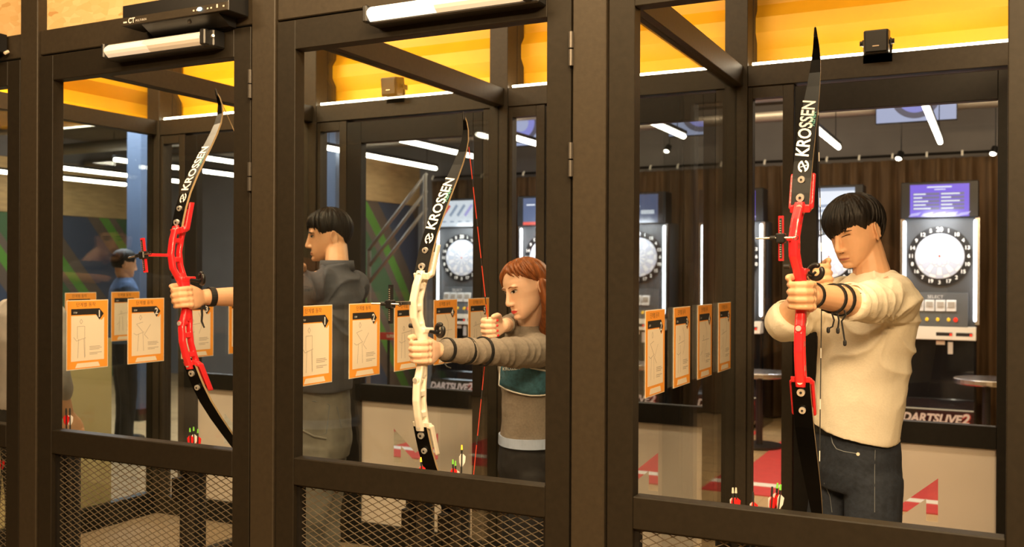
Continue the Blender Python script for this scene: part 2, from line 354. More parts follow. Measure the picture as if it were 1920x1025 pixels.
def front_door(i, n):
    x0 = PC(i - 1) + PW / 2 + 0.007; x1 = PC(i) - PW / 2 - 0.007
    y0, y1 = FY + 0.004, FY + 0.052
    d = struct(empty('door_%d' % n, ((x0 + x1) / 2, FY, ZB)), ['steel booth door with an open top half, at the far left edge', 'steel booth door with an open top half, under the black receiver box', 'steel booth door with an open top half, in front of the woman archer', 'steel booth door with an open top half, in front of the man in the cream shirt'][i], 'door')
    sw = 0.072
    for a, b in ((x0, x0 + sw), (x1 - sw, x1)):
        MB().box((a, y0, ZB + 0.02), (b, y1, 2.296)).build('stile', 'steel_door', d, bevel=0.002)
    MB().box((x0 + sw, y0, 2.203), (x1 - sw, y1, 2.296)).build('top_rail', 'steel_door', d, bevel=0.002)
    MB().box((x0 + sw, y0, 0.826), (x1 - sw, y1, 0.912)).build('middle_rail', 'steel_door', d, bevel=0.003)
    MB().box((x0 + sw, y0, ZB + 0.02), (x1 - sw, y1, ZB + 0.13)).build('bottom_rail', 'steel_door', d, bevel=0.002)
    # inner rim that holds the expanded-metal screen
    a, b, z0, z1 = x0 + sw, x1 - sw, ZB + 0.13, 0.826
    rim = MB(); r = 0.012
    rim.box((a, y0 + 0.018, z0), (a + r, y1, z1)).box((b - r, y0 + 0.018, z0), (b, y1, z1)).box((a + r, y0 + 0.018, z0), (b - r, y1, z0 + r)).box((a + r, y0 + 0.018, z1 - r * 0.6), (b - r, y1, z1))
    rim.build('mesh_rim', 'steel_dark', d)
    # expanded metal diamonds
    mb = MB(); px, pz = 0.045, 0.0215; ym = y0 + 0.03; th = 0.0011
    a += r; b -= r; z0 += r; z1 -= r * 0.6
    def seg(p, q):
        p = V(p); q = V(q); t = (q - p).normalized(); nz = V((0, 1, 0)).cross(t) * th
        mb.obox((p + q) / 2, (q - p) / 2, V((0, th, 0)), nz)
    k = pz / px
    for sgn in (1, -1):
        c = -3.0
        while c < 3.0:
            # line z = sgn*k*(x-a) + z0 + c, clipped to the opening
            xa, xb = a, b
            za, zb = z0 + c + sgn * k * 0, z0 + c + sgn * k * (b - a)
            if sgn > 0:
                lo = a + max(0, (z0 - za) / k); hi = a + min(b - a, (z1 - za) / k)
            else:
                lo = a + max(0, (za - z1) / k); hi = a + min(b - a, (za - z0) / k)
            if hi - lo > 0.004:
                seg((lo, ym + 0.001 * sgn, za + sgn * k * (lo - a)), (hi, ym + 0.001 * sgn, za + sgn * k * (hi - a)))
            c += pz
    o = mb.build('wire_mesh', 'wire', d); o['kind'] = 'stuff'
    for z in (2.107, 1.807):
        if i == 0: continue
        MB().tube([(x1 + 0.004, FY - 0.004, z - 0.046), (x1 + 0.004, FY - 0.004, z - 0.002)], 0.007, 10).tube([(x1 + 0.004, FY - 0.004, z + 0.002), (x1 + 0.004, FY - 0.004, z + 0.046)], 0.007, 10).build('hinge', 'hinge', d, smooth=False)
    return d
for i in range(0, 4): front_door(i, i + 1)

# ---------------- glass partitions between the booths
def partition(i):
    x = PC(i)
    nm = ['glass end wall of the booths, with posters, farthest left', 'glass partition with posters left of the red bow seen side-on', 'glass partition with posters beside the man seen from behind', 'glass partition with posters left of the man in the cream shirt', 'glass partition right of the man in the cream shirt'][i + 1]
    p = struct(empty('wall_partition', (x, (FY + RY) / 2, ZB)), nm, 'wall')
    MB().box((x - 0.03, FY + 0.10, 2.288), (x + 0.03, RY, 2.372)).build('top_beam', 'steel', p, bevel=0.002)
    MB().box((x - 0.03, FY + 0.10, ZB), (x + 0.03, RY, 0.225)).build('bottom_beam', 'steel_dark', p, bevel=0.002)
    if i == -1:
        MB().box((x - 0.005, FY + 0.10, 0.225), (x + 0.005, RY, 2.288)).build('pane', 'glass', p)
        MB().box((x - 0.012, FY + 0.10, 0.226), (x - 0.0055, 3.76, 1.13)).build('frosted_sheet', 'beige_film', p)
        corrugated(p, (x - 0.10, FY + 0.1), (x - 0.10, RY + 0.1), 'fascia')
    else:
        MB().box((x - 0.004, FY + 0.10, 0.225), (x + 0.004, RY, 2.288)).build('pane', 'glass', p)
    return p

# ---------------- yellow corrugated fascia
def corrugated(parent, a, b, name='sheet', z0=2.345, z1=3.3):
    a = V((a[0], a[1], 0)); b = V((b[0], b[1], 0)); d = (b - a).normalized(); nrm = V((d.y, -d.x, 0))
    prof = []; z = z0; per, dep = 0.26, 0.050
    while z < z1:
        for fz, fd in ((0.0, 1), (0.25, 0), (0.5, 0), (0.75, 1)):
            zz = z + fz * per
            if zz <= z1: prof.append((zz, fd * dep))
        z += per
    vs = []; fs = []
    for q in (a, b):
        for zz, dd in prof: vs.append(q + nrm * dd + V((0, 0, zz)))
    m = len(prof)
    for k in range(m - 1): fs.append((k, m + k, m + k + 1, k + 1))
    o = MB().add(vs, fs).build(name, 'yellow', parent)
    md = o.modifiers.new('solid', 'SOLIDIFY'); md.thickness = 0.004
    return o
for i in range(-1, 4): partition(i)

# ---------------- rear wall of the booths
wr = struct(empty('wall_booth_rear', (-1.5, RY, ZB)), 'dark steel rear frame of the booths', 'wall')
for i in range(-1, 4):
    x = PC(i)
    MB().box((x - PW / 2, RY, ZB), (x + PW / 2, RY + 0.10, 3.3)).build('post', 'steel', wr, bevel=0.002)
    MB().box((x - 0.02, RY + 0.10, 2.37), (x + PW / 2 + 0.002, RY + 0.17, 3.3)).build('fin', 'steel', wr)
for i in range(0, 4):
    a = PC(i - 1) + PW / 2; b = PC(i) - PW / 2
    MB().box((a, RY + 0.004, 2.284), (b, RY + 0.096, 2.372)).build('beam', 'steel', wr, bevel=0.002)
for i in range(0, 4):
    a = PC(i - 1) + PW / 2; b = PC(i) - PW / 2
    s = struct(corrugated(None, (a - 0.02, RY + 0.19), (b + 0.06, RY + 0.19), 'trim_%d' % (i + 4)), ['yellow corrugated sheet above the leftmost booth', 'yellow corrugated sheet above the booth of the man seen from behind', 'yellow corrugated sheet above the booth of the woman', 'yellow corrugated sheet above the booth of the man in the cream shirt'][i], 'cladding')
    st = MB().box((a + 0.015, RY + 0.02, 2.3725), (b - 0.04, RY + 0.035, 2.386)).build('led_strip', 'led')
    tag(st, ['white glowing light strip under the yellow sheet, leftmost booth', 'white glowing light strip under the yellow sheet, booth of the man seen from behind', 'white glowing light strip under the yellow sheet, booth of the woman', 'white glowing light strip under the yellow sheet, behind the tall red bow'][i], 'light strip', 'light strips along the rear beam')
    MB().box((b - 0.038, RY + 0.02, 2.3725), (b - 0.002, RY + 0.034, 2.380)).build('strip_connector', 'console', st)

MH = 0.13
def m_poly(cx):
    R = [(0.13, 0.71), (0.13, 0.54), (0.088, 0.54), (0.088, 0.627), (0, 0.551)]
    L = [(-0.088, 0.627), (-0.088, 0.54), (-0.13, 0.54), (-0.13, 0.71), (0, 0.598)]
    return [(cx + x, z) for x, z in R + L]
def rear_bay(i, n):
    c = PC(i - 1); y0, y1 = RY + 0.012, RY + 0.06
    who = ['leftmost booth', 'booth of the man seen from behind', 'booth of the woman', 'booth of the man in the cream shirt'][i]
    wn = struct(empty('window_%d' % n, (c + 0.14, RY, ZB)), 'narrow full-height sidelight in the rear of the ' + who, 'window')
    MB().box((c + 0.048, y0, ZB), (c + 0.068, y1, 2.284)).build('frame_left', 'steel', wn, bevel=0.002)
    MB().box((c + 0.191, y0, ZB), (c + 0.236, y1 + 0.02, 2.284)).build('frame_right', 'steel', wn, bevel=0.002)
    MB().box((c + 0.068, y0, 2.235), (c + 0.191, y1, 2.284)).build('frame_top', 'steel', wn)
    MB().box((c + 0.068, y0, ZB), (c + 0.191, y1, ZB + 0.1)).build('frame_bottom', 'steel', wn)
    MB().box((c + 0.068, RY + 0.032, ZB + 0.1), (c + 0.191, RY + 0.038, 2.235)).build('pane', 'glass_rear', wn)
    d = struct(empty('door_%d' % (n + 4), (c + 0.65, RY, ZB)), 'dark glass rear door with frosted lower panel, ' + who, 'door')
    MB().box((c + 0.24, y0, ZB + 0.01), (c + 0.329, y1, 2.272)).build('stile', 'steel_dark', d, bevel=0.002)
    MB().box((c + 0.986, y0, ZB + 0.01), (c + 1.038, y1, 2.272)).build('stile', 'steel_dark', d, bevel=0.002)
    MB().box((c + 0.329, y0, 2.162), (c + 0.986, y1, 2.272)).build('top_rail', 'steel_dark', d, bevel=0.002)
    MB().box((c + 0.329, y0, 0.841), (c + 0.986, y1, 0.926)).build('middle_rail', 'steel_dark', d, bevel=0.002)
    MB().box((c + 0.329, y0, ZB + 0.01), (c + 0.986, y1, 0.22)).build('bottom_rail', 'steel_dark', d, bevel=0.002)
    MB().box((c + 1.041, y0, ZB), (c + 1.081, y1 + 0.02, 2.284)).build('jamb', 'steel', d)
    MB().box((c + 0.329, RY + 0.032, 0.926), (c + 0.986, RY + 0.038, 2.162)).build('pane', 'glass_rear', d)
    MB().box((c + 0.329, RY + 0.032, 0.22), (c + 0.986, RY + 0.038, 0.841)).build('lower_pane', 'glass_rear', d)
    vs, fs = fill2d([(c + 0.329, 0.22), (c + 0.986, 0.22), (c + 0.986, 0.841), (c + 0.329, 0.841)], [m_poly(c + 0.655)])
    MB().flat(vs, fs, (0, RY + 0.031, 0), (1, 0, 0), (0, 0, 1)).build('frosted_film', 'frost', d)
    return d
for i in range(0, 4): rear_bay(i, i + 1)

# ================================================================== FIXTURES ON THE BOOTHS
def door_lamp(x0, x1, z, y, lab, lit):
    t = tag(empty('door_lamp', ((x0 + x1) / 2, y, z)), lab, 'lamp', 'lamps over the booth doors')
    MB().box((x0 - 0.008, y - 0.004, z - 0.030), (x1 + 0.03, FY + 0.004, z + 0.026)).build('housing', 'black', t, bevel=0.004)
    xm = x0 + (x1 - x0) * 0.42
    mb = MB()
    for (a, b, mi) in ((x0, xm, 0), (xm, x1 - 0.012, 1)):
        rings = []
        for x in (a, b):
            rings.append([V((x + (0.012 if x == xm else 0) * (1 if k < 3 else -1), y - 0.004 - 0.020 * math.sin(math.pi * k / 5), z - 0.022 + 0.044 * k / 5)) for k in range(6)])
        vs = rings[0] + rings[1]
        mb.add(vs, [(k, k + 6, k + 7, k + 1) for k in range(5)], mi)
    mb.build('diffuser', ['diffuser_lit', 'diffuser'] if not lit else ['diffuser_hot', 'diffuser_lit'], t)
    MB().box((x1 - 0.012, y - 0.026, z - 0.026), (x1 + 0.012, y, z + 0.026)).build('end_cap', 'black', t, bevel=0.004)
    MB().box((x0 - 0.016, y - 0.024, z - 0.026), (x0, y, z + 0.026)).build('end_cap', 'black', t, bevel=0.004)
    MB().tube([(x1 + 0.022, y - 0.002, z + 0.002), (x1 + 0.034, y - 0.010, z + 0.002)], 0.005, 8).build('screw', 'chrome', t)
    return t
M['diffuser_hot'] = mat('lamp_diffuser_hot', (0.95, 0.93, 0.9), 0.4, emit=(1.0, 0.93, 0.78), es=1.1)
door_lamp(-2.755, -2.30, 2.262, 2.355, 'white tube lamp over the booth door under the receiver box', False)
door_lamp(-1.655, -1.135, 2.262, 2.355, 'bright white tube lamp over the door of the woman archer', True)

# receiver box on a bracket
t = tag(empty('receiver_box', (-2.29, 2.3, 2.28)), 'black electronic receiver box with small lights on a bracket above the door', 'receiver')
bx0, bx1, by, bz0, bz1 = -2.640, -2.168, 2.31, 2.326, 2.396
MB().box((bx0, by, bz0), (bx1, by + 0.092, bz1)).build('case', 'black', t, bevel=0.002)
MB().box((bx0, by - 0.006, bz0), (bx1, by - 0.0005, bz0 + 0.026)).build('front_strip', 'steel', t, bevel=0.001)
mb = MB(); v, f = text2d('CT', 0.024, bold=0.0006); mb.flat(v, f, (bx0 + 0.05, by - 0.0066, bz0 + 0.013), (1, 0, 0), (0, 0, 1))
for k in range(2): v, f = text2d('MULTI' if k == 0 else 'BOX', 0.010); mb.flat(v, f, (bx0 + 0.083 + k * 0.027, by - 0.0066, bz0 + 0.0105), (1, 0, 0), (0, 0, 1))
mb.build('lettering', 'white', t); MB().box((bx0 + 0.012, by - 0.0066, bz0 + 0.008), (bx0 + 0.028, by - 0.006, bz0 + 0.013)).build('badge', 'white', t)
M['blue_led'] = mat('blue_led', (0.5, 0.8, 1), emit=(0.5, 0.85, 1.0), es=7)
MB().ell((bx1 - 0.115, by - 0.008, bz0 + 0.015), Matrix.Identity(3), (0.010, 0.003, 0.006)).build('power_light', 'blue_led', t, smooth=True)
for k, xx in enumerate((-0.145, -0.13, -0.085, -0.07, -0.045, -0.018)): MB().box((bx1 + xx, by - 0.0068, bz0 + 0.011), (bx1 + xx + 0.006, by - 0.006, bz0 + (0.022 if k == 4 else 0.016))).build('indicator', 'console', t)
MB().prism([(0, 0), (0.08, 0), (0.08, -0.03), (0.05, -0.03)], (-2.56, by + 0.01, bz0), (0, 1, 0), (0, 0, 1), (0.34, 0, 0)).build('bracket', 'black', t)
MB().tube([(-2.36, 2.335, bz0 + 0.002), (-2.36, 2.335, bz0 - 0.014)], 0.006, 8).build('bracket_screw', 'hinge', t)
# receiver box of the neighbouring booth, cut off by the left edge
t = tag(empty('receiver_box', (-3.42, 2.3, 2.28)), 'black receiver box cut off by the left edge of the picture', 'receiver')
MB().box((-3.76, 2.31, 2.326), (-3.36, 2.402, 2.396)).build('case', 'black', t, bevel=0.002)
MB().prism([(0, 0), (0.08, 0), (0.08, -0.03), (0.05, -0.03)], (-3.70, 2.32, 2.326), (0, 1, 0), (0, 0, 1), (0.30, 0, 0)).build('bracket', 'black', t)
MB().tube([(-3.345, 2.395, 2.33), (-3.345, 2.38, 2.32)], 0.006, 8).build('bracket_screw', 'console', t)

def wall_speaker(x, z, lab):
    t = tag(empty('wall_speaker', (x, RY, z - 0.05)), lab, 'speaker', 'speakers on the rear beam')
    MB().obox((x, RY - 0.02, z), V((0.046, 0, 0)), V((0, 0.04, 0.006)), V((0, -0.006, 0.046))).build('body', 'black', t, bevel=0.006, seg=2)
    MB().obox((x, RY - 0.062, z - 0.004), V((0.038, 0, 0)), V((0, 0.003, 0)), V((0, -0.001, 0.038))).build('grille', 'ink', t)
    MB().box((x - 0.012, RY - 0.0665, z - 0.025), (x + 0.012, RY - 0.065, z - 0.021)).build('badge', 'silver', t)
    MB().box((x - 0.054, RY - 0.03, z - 0.012), (x - 0.049, RY + 0.03, z + 0.012)).box((x + 0.049, RY - 0.03, z - 0.012), (x + 0.054, RY + 0.03, z + 0.012)).box((x - 0.054, RY + 0.004, z - 0.075), (x + 0.054, RY + 0.009, z + 0.012)).build('bracket', 'black', t)
    for s in (-1, 1): MB().tube([(x + s * 0.054, RY - 0.02, z), (x + s * 0.064, RY - 0.02, z)], 0.010, 10).build('knob', 'black', t)
wall_speaker(-0.417, 2.412, 'small black speaker on the rear beam, right of the tall red bow')
wall_speaker(-2.69, 2.425, 'small dark speaker on the rear beam, seen through the partition glass')

# ================================================================== POSTERS ON THE GLASS
STICK = {  # simple archer drawings: list of polylines in poster units (width 1, height 1.42)
 1: [[(.30,.98),(.33,1.03),(.37,.98),(.33,.93),(.30,.98)], [(.24,.88),(.42,.88)], [(.24,.88),(.24,.62)], [(.42,.88),(.42,.62)], [(.27,.62),(.25,.22)], [(.40,.62),(.42,.22)], [(.15,.66),(.22,.58),(.45,.64)], [(.42,.62),(.43,.24)]],
 2: [[(.30,1.0),(.33,1.06),(.37,1.0),(.33,.95),(.30,1.0)], [(.22,.86),(.40,.9)], [(.22,.86),(.40,.68)], [(.28,.64),(.25,.26)], [(.40,.66),(.42,.26)], [(.14,.66),(.22,.62),(.44,.68)], [(.44,.62),(.62,.84)], [(.44,.62),(.55,.52)]],
 3: [[(.30,.86),(.33,.91),(.37,.86),(.33,.81),(.30,.86)], [(.24,.76),(.60,.80)], [(.26,.74),(.24,.24)], [(.36,.74),(.38,.24)], [(.52,1.05),(.62,.88),(.62,.72),(.54,.55)], [(.16,.6),(.24,.56),(.4,.6)]],
 4: [[(.34,.78),(.37,.83),(.41,.78),(.37,.73),(.34,.78)], [(.28,.72),(.78,.74)], [(.46,1.1),(.60,.92),(.60,.70),(.48,.4)], [(.16,.44),(.28,.52)], [(.30,.68),(.28,.3)], [(.40,.68),(.42,.3)]],
 5: [[(.30,.82),(.33,.87),(.37,.82),(.33,.77),(.30,.82)], [(.22,.76),(.62,.82)], [(.54,1.12),(.64,.94),(.64,.70),(.54,.48)], [(.18,.46),(.28,.54)], [(.28,.70),(.26,.28)], [(.38,.70),(.40,.28)]]}
POSTER_ME = {}
def poster(i, k):
    """poster number k (1..5) on partition i; all share size 0.19 x 0.27 m"""
    x = PC(i) + 0.0062; y0 = 2.566 + (k - 1) * 0.2955; wd, ht = 0.190, 0.268
    zt = 1.381
    glass_name = {-1: 'the far left glass end wall', 0: 'the glass behind the side-on red bow', 1: 'the glass before the slate-shirted man', 2: 'the glass left of the cream-shirted man'}[i]
    t = tag(empty('instruction_poster', (x, y0, zt - ht), local=True), 'orange archery poster, %s from the door, on %s' % (('nearest', 'second', 'third', 'fourth', 'fifth')[k - 1], glass_name), 'poster', 'archery step posters on the glass partitions')
    def P(u, v, lift=0.0): return V((lift, u * wd, v * wd))
    ey = V((0, wd, 0)); ez = V((0, 0, wd)); H = ht / wd
    def part(name, mtl, mk):
        key = (name, k)
        if key not in POSTER_ME:
            mb = MB(); mk(mb); o = mb.build(name, mtl, t); POSTER_ME[key] = o.data
        else: o = obj(name, POSTER_ME[key], t)
        if name == 'drawing': o['kind'] = 'stuff'
    part('backing', 'cream', lambda mb: mb.box((-0.0006, -0.003, -0.003), (0.0004, wd + 0.003, ht + 0.003)))
    part('card', 'orange', lambda mb: mb.box((0.0004, 0, 0), (0.0012, wd, ht)))
    part('panel', 'cream', lambda mb: mb.prism([(.09, .16), (.91, .16), (.91, 1.06), (.84, .99), (.74, 1.10), (.09, 1.10)], P(0, 0, 0.0012), ey, ez, V((0.0003, 0, 0))))
    part('footer', 'cream', lambda mb: mb.prism([(.19, 0.02), (.81, 0.02), (.76, .115), (.24, .115)], P(0, 0, 0.0012), ey, ez, V((0.0003, 0, 0))))
    part('header_arrow', 'ink', lambda mb: mb.prism([(.09, 1.12), (.70, 1.12), (.79, 1.00), (.90, 1.13), (.79, 1.245), (.09, 1.245)], P(0, 0, 0.0012), ey, ez, V((0.0004, 0, 0))))
    def num(mb):
        v, f = text2d(str(k), 0.20, bold=0.004); mb.flat(v, f, P(.785, 1.125, 0.0018), ey, ez)
    part('number', 'white', num)
    def cap(mb):
        v, f = text2d('STEP', 0.045); mb.flat(v, f, P(.19, 1.165, 0.0018), ey, ez)
    part('caption', 'white', cap)
    def title(mb):
        v, f = text2d('단계별 동작', 0.10, bold=0.001); mb.flat(v, f, P(.45, 1.325, 0.0014), ey, ez)
    part('title', 'brown_ink', title)
    def fig(mb):
        for L in STICK[k]:
            for a, b in zip(L, L[1:]):
                a2 = P(a[0], a[1], 0.0018); b2 = P(b[0], b[1], 0.0018); d = (b2 - a2)
                mb.obox((a2 + b2) / 2, d / 2, V((1, 0, 0)).cross(d.normalized()) * 0.0008, V((0.0001, 0, 0)))
        for q, z in enumerate((.44, .41, .38, .31, .28)):
            mb.prism([(.54, z), (.54 + (.27, .31, .25, .31, .2)[q], z), (.54 + (.27, .31, .25, .31, .2)[q], z + .012), (.54, z + .012)], P(0, 0, 0.0015), ey, ez, V((0.0003, 0, 0)))
    part('drawing', 'grey_ink', fig)
for i, ks in ((-1, (4, 5)), (0, (1, 2, 3, 4)), (1, (1, 2, 3, 4, 5)), (2, (1, 2, 3, 4, 5))):
    for k in ks: poster(i, k)

# ================================================================== DART AREA
DY = 9.40
def dart_machine_parts(t):
    """local coordinates: x across, -y towards the booths, origin on the floor under the board face"""
    MB().box((-0.30, 0.02, 0.0), (0.30, 0.50, 1.02)).build('cabinet', 'blackgloss', t, bevel=0.008)
    MB().prism([(-0.20, 0.10), (0.02, 0.10), (0.02, 0.95), (-0.06, 0.95), (-0.10, 0.40), (-0.20, 0.32)], (-0.29, 0, 0), (0, 1, 0), (0, 0, 1), (0.58, 0, 0)).build('front_cover', 'blackgloss', t, bevel=0.006)
    lg = MB(); v, f = text2d('DARTSLIVE', 0.105, shear=0.25, bold=0.004); lg.flat(v, f, (-0.055, -0.202, 0.235), (0.92, 0, 0), (0, 0, 1)); lo = lg.build('lettering', 'white', t)
    lg = MB(); v, f = text2d('2', 0.125, shear=0.25, bold=0.004); lg.flat(v, f, (0.215, -0.202, 0.24), (1, 0, 0), (0, 0, 1)); lg.build('lettering', 'white', t)
    lg = MB(); v, f = text2d('2', 0.125, shear=0.25, bold=0.009); lg.flat(v, f, (0.217, -0.2012, 0.238), (1, 0, 0), (0, 0, 1), 0)
    lg.obox((0.06, -0.2015, 0.165), V((0.10, 0, 0.004)), V((0, 0.0004, 0)), V((0, 0, 0.006))); lg.build('logo_shadow', 'redbtn_dull', t)
    MB().box((-0.26, -0.21, 0.06), (0.26, 0.0, 0.10)).build('foot_bar', 'silver', t, bevel=0.004)
    # console
    MB().prism([(-0.14, 0.925), (0.02, 0.925), (0.02, 1.04), (-0.10, 1.04)], (-0.30, 0, 0), (0, 1, 0), (0, 0, 1), (0.60, 0, 0)).build('console', 'console', t, bevel=0.004)
    for x in (-0.02, 0.14): MB().box((x, -0.128, 0.955), (x + 0.13, -0.118, 0.99)).build('coin_display', 'ink', t)
    for x in (0.09, 0.25): MB().box((x, -0.131, 0.962), (x + 0.018, -0.128, 0.982)).build('coin_light', 'redbtn', t)
    MB().box((-0.02, -0.105, 0.88), (0.05, -0.095, 0.915)).build('coin_slot', 'console', t)
    MB().box((0.075, -0.105, 0.80), (0.115, -0.095, 0.905)).build('card_slot', 'white', t)
    # button panel
    MB().prism([(-0.10, 1.04), (0.02, 1.04), (0.02, 1.34), (-0.02, 1.34)], (-0.235, 0, 0), (0, 1, 0), (0, 0, 1), (0.47, 0, 0)).build('button_panel', 'panelgrey', t, bevel=0.003)
    for k in range(4):
        x = -0.165 + k * 0.088
        o = MB().obox((x, -0.055, 1.225), V((0.040, 0, 0)), V((0, 0.012, 0.003)), V((0, 0.012, 0.048))).build('card', 'white', t, bevel=0.003)
        MB().obox((x, -0.072, 1.235), V((0.028, 0, 0)), V((0, 0.001, 0)), V((0, 0.006, 0.022))).build('print', 'grey_ink', o)
        MB().tube([(x - 0.02, -0.078, 1.105), (x - 0.02, -0.100, 1.10)], 0.014, 10).build('button', 'yellowbtn', t)
    MB().tube([(0.135, -0.078, 1.105), (0.135, -0.100, 1.10)], 0.018, 10).build('button', 'redbtn', t)
    mb = MB(); v, f = text2d('SELECT', 0.04); mb.flat(v, f, (-0.03, -0.062, 1.30), (1, 0, 0), (0, 0.1, 1)); mb.build('lettering', 'white', t)
    # board panel with light bars
    MB().box((-0.30, 0.0, 1.02), (0.30, 0.42, 2.02)).build('board_housing', 'panelgrey', t, bevel=0.01)
    for s in (-1, 1):
        MB().box((s * 0.305 - 0.018, -0.045, 1.06), (s * 0.305 + 0.018, 0.02, 2.00)).build('bar_frame', 'silver', t)
        MB().tube([(s * 0.288, -0.05, 1.10), (s * 0.288, -0.05, 1.97)], [0.014, 0.014], 10, round_ends=True).build('light_bar', 'bar', t, smooth=True)
    c = V((0, 0, 1.665))
    def disc(mb, r0, r1, y0, y1, n=60, mi=0):
        vs = []; fs = []
        for q in range(n):
            a = 2 * math.pi * q / n; dx, dz = math.sin(a), math.cos(a)
            for r, y in ((r0, y0), (r1, y0), (r1, y1), (r0, y1)): vs.append((c.x + dx * r, y, c.z + dz * r))
        for q in range(n):
            b = 4 * q; e = 4 * ((q + 1) % n)
            fs += [(b, e, e + 1, b + 1), (b + 1, e + 1, e + 2, b + 2), (b + 2, e + 2, e + 3, b + 3), (b + 3, e + 3, e, b)]
        mb.add(vs, fs, mi)
    mb = MB(); disc(mb, 0.205, 0.265, -0.012, 0.005); mb.build('catch_ring', 'black', t)
    mb = MB()
    rr = [0.020, 0.085, 0.098, 0.172, 0.200]
    for q in range(20):
        a0 = 2 * math.pi * (q - 0.5) / 20 + 0.012; a1 = 2 * math.pi * (q + 0.5) / 20 - 0.012
        for ri in range(4):
            mi = (q + ri) % 2
            r0_, r1_ = rr[ri] + 0.0015, rr[ri + 1] - 0.0015
            vs = []
            for a in (a0, (a0 + a1) / 2, a1):
                for r in (r0_, r1_): vs.append((math.sin(a) * r, -0.018, c.z + math.cos(a) * r))
            mb.add(vs, [(0, 1, 3, 2), (2, 3, 5, 4)], mi)
    mb.build('dart_board', ['boardwhite', 'boardblue'], t)
    mb = MB(); disc(mb, 0.001, 0.203, -0.014, 0.004); mb.build('board_wires', 'board_grey', t)
    mb = MB(); disc(mb, 0.001, 0.008, -0.024, -0.014, 16); mb.build('bull', 'redbtn_dull', t)
    mb = MB(); disc(mb, 0.010, 0.019, -0.021, -0.014, 20); mb.build('bull_ring', 'boardwhite', t)
    mb = MB()
    for q, nn in enumerate([20, 1, 18, 4, 13, 6, 10, 15, 2, 17, 3, 19, 7, 16, 8, 11, 14, 9, 12, 5]):
        a = 2 * math.pi * q / 20; v, f = text2d(str(nn), 0.046 if q else 0.056, bold=0.001)
        mb.flat(v, f, (math.sin(a) * 0.236, -0.0145, c.z + math.cos(a) * 0.236), (1, 0, 0), (0, 0, 1))
    mb.build('number_ring', 'number_glow', t)
    # monitor
    MB().box((-0.315, -0.10, 2.005), (0.315, 0.12, 2.325)).build('monitor', 'black', t, bevel=0.006)
M['redbtn_dull'] = mat('logo_red', (0.6, 0.05, 0.03), 0.4)
M['board_grey'] = mat('board_wire', (0.55, 0.57, 0.62), 0.5)
M['number_glow'] = mat('board_number', (0.9, 0.88, 0.8), 0.5, emit=(1.0, 0.95, 0.85), es=0.5)
def screen(t, kind):
    y = -0.101
    def rect(mb, x0, z0, x1, z1, lift, mi): mb.box((x0, y - lift, z0), (x1, y, z1), mi)
    mb = MB()
    if kind == 'menu':
        rect(mb, -0.24, 2.012, 0.24, 2.30, 0.002, 0)
        for q in range(5):
            z = 2.215 - q * 0.032
            rect(mb, -0.215, z - 0.011, 0.0, z + 0.011, 0.003, 2); rect(mb, 0.01, z - 0.011, 0.20, z + 0.011, 0.003, 2)
            rect(mb, -0.21, z - 0.006, -0.21 + (0.10, 0.07, 0.12, 0.10, 0.14)[q], z + 0.006, 0.004, 1); rect(mb, 0.015, z - 0.006, 0.015 + (0.15, 0.08, 0.15, 0.09, 0.1)[q], z + 0.006, 0.004, 1)
        rect(mb, -0.10, 2.27, 0.10, 2.282, 0.004, 1); rect(mb, -0.04, 2.250, 0.05, 2.258, 0.004, 1)
        for q in range(5): mb.obox((-0.2 + q * 0.1, y - 0.002, 2.035), V((0.04, 0, 0.006)), V((0, 0.0015, 0)), V((0.012, 0, 0.014)), 3)
        mb.build('display', ['scr_purple', 'scr_white', 'scr_grey', 'scr_lilac'], t)
    elif kind == 'title':
        rect(mb, -0.24, 2.012, 0.24, 2.30, 0.002, 0)
        for q, mi in enumerate((1, 2, 2, 3)): mb.obox((-0.15 + q * 0.095, y - 0.003, 2.19), V((0.045, 0, 0.06)), V((0, 0.001, 0)), V((-0.012, 0, 0.010)), mi)
        for q in range(4): rect(mb, -0.2 + q * 0.1, 2.06, -0.15 + q * 0.1, 2.075, 0.003, 2)
        mb.build('display', ['scr_white', 'scr_red', 'scr_grey2', 'scr_lilac'], t)
    elif kind == 'blue':
        rect(mb, -0.24, 2.012, 0.24, 2.30, 0.002, 0)
        for q in range(3): rect(mb, -0.2 + q * 0.15, 2.22 - q * 0.05, -0.1 + q * 0.15, 2.235 - q * 0.05, 0.003, 1)
        rect(mb, 0.06, 2.10, 0.20, 2.14, 0.003, 1); rect(mb, -0.24, 2.012, 0.02, 2.045, 0.003, 2); rect(mb, -0.02, 2.13, 0.02, 2.17, 0.003, 3)
        mb.build('display', ['scr_blue', 'scr_white', 'scr_red', 'yellowbtn'], t)
    else:
        rect(mb, -0.24, 2.012, 0.24, 2.30, 0.002, 0)
        for q in range(3): mb.obox((-0.1 + q * 0.08, y - 0.003, 2.13 - q * 0.04), V((0.13, 0, 0.008)), V((0, 0.001, 0)), V((0, 0, 0.012)), 1)
        rect(mb, -0.24, 2.27, 0.24, 2.30, 0.003, 1)
        mb.build('display', ['scr_white', 'scr_grey2'], t)
M['scr_grey2'] = mat('screen_pale_grey', (0.02, 0.02, 0.02), 0.3, emit=(0.45, 0.55, 0.75), es=0.8)
MACH = [(-0.44, 'menu', 'black electronic dart machine with purple menu screen, right of the man in the cream shirt'),
        (-1.39, 'white', 'black electronic dart machine with white screen, behind the cream-shirted man'),
        (-2.30, 'menu', 'black electronic dart machine with purple screen, seen through the narrow sidelight'),
        (-3.27, 'blue', 'black electronic dart machine with dark blue screen, behind the posters of the right partition'),
        (-4.30, 'blue', 'black electronic dart machine behind the woman archer'),
        (-5.35, 'title', 'black electronic dart machine with white and red screen, behind the white bow'),
        (0.52, 'menu', 'black electronic dart machine beyond the right edge')]
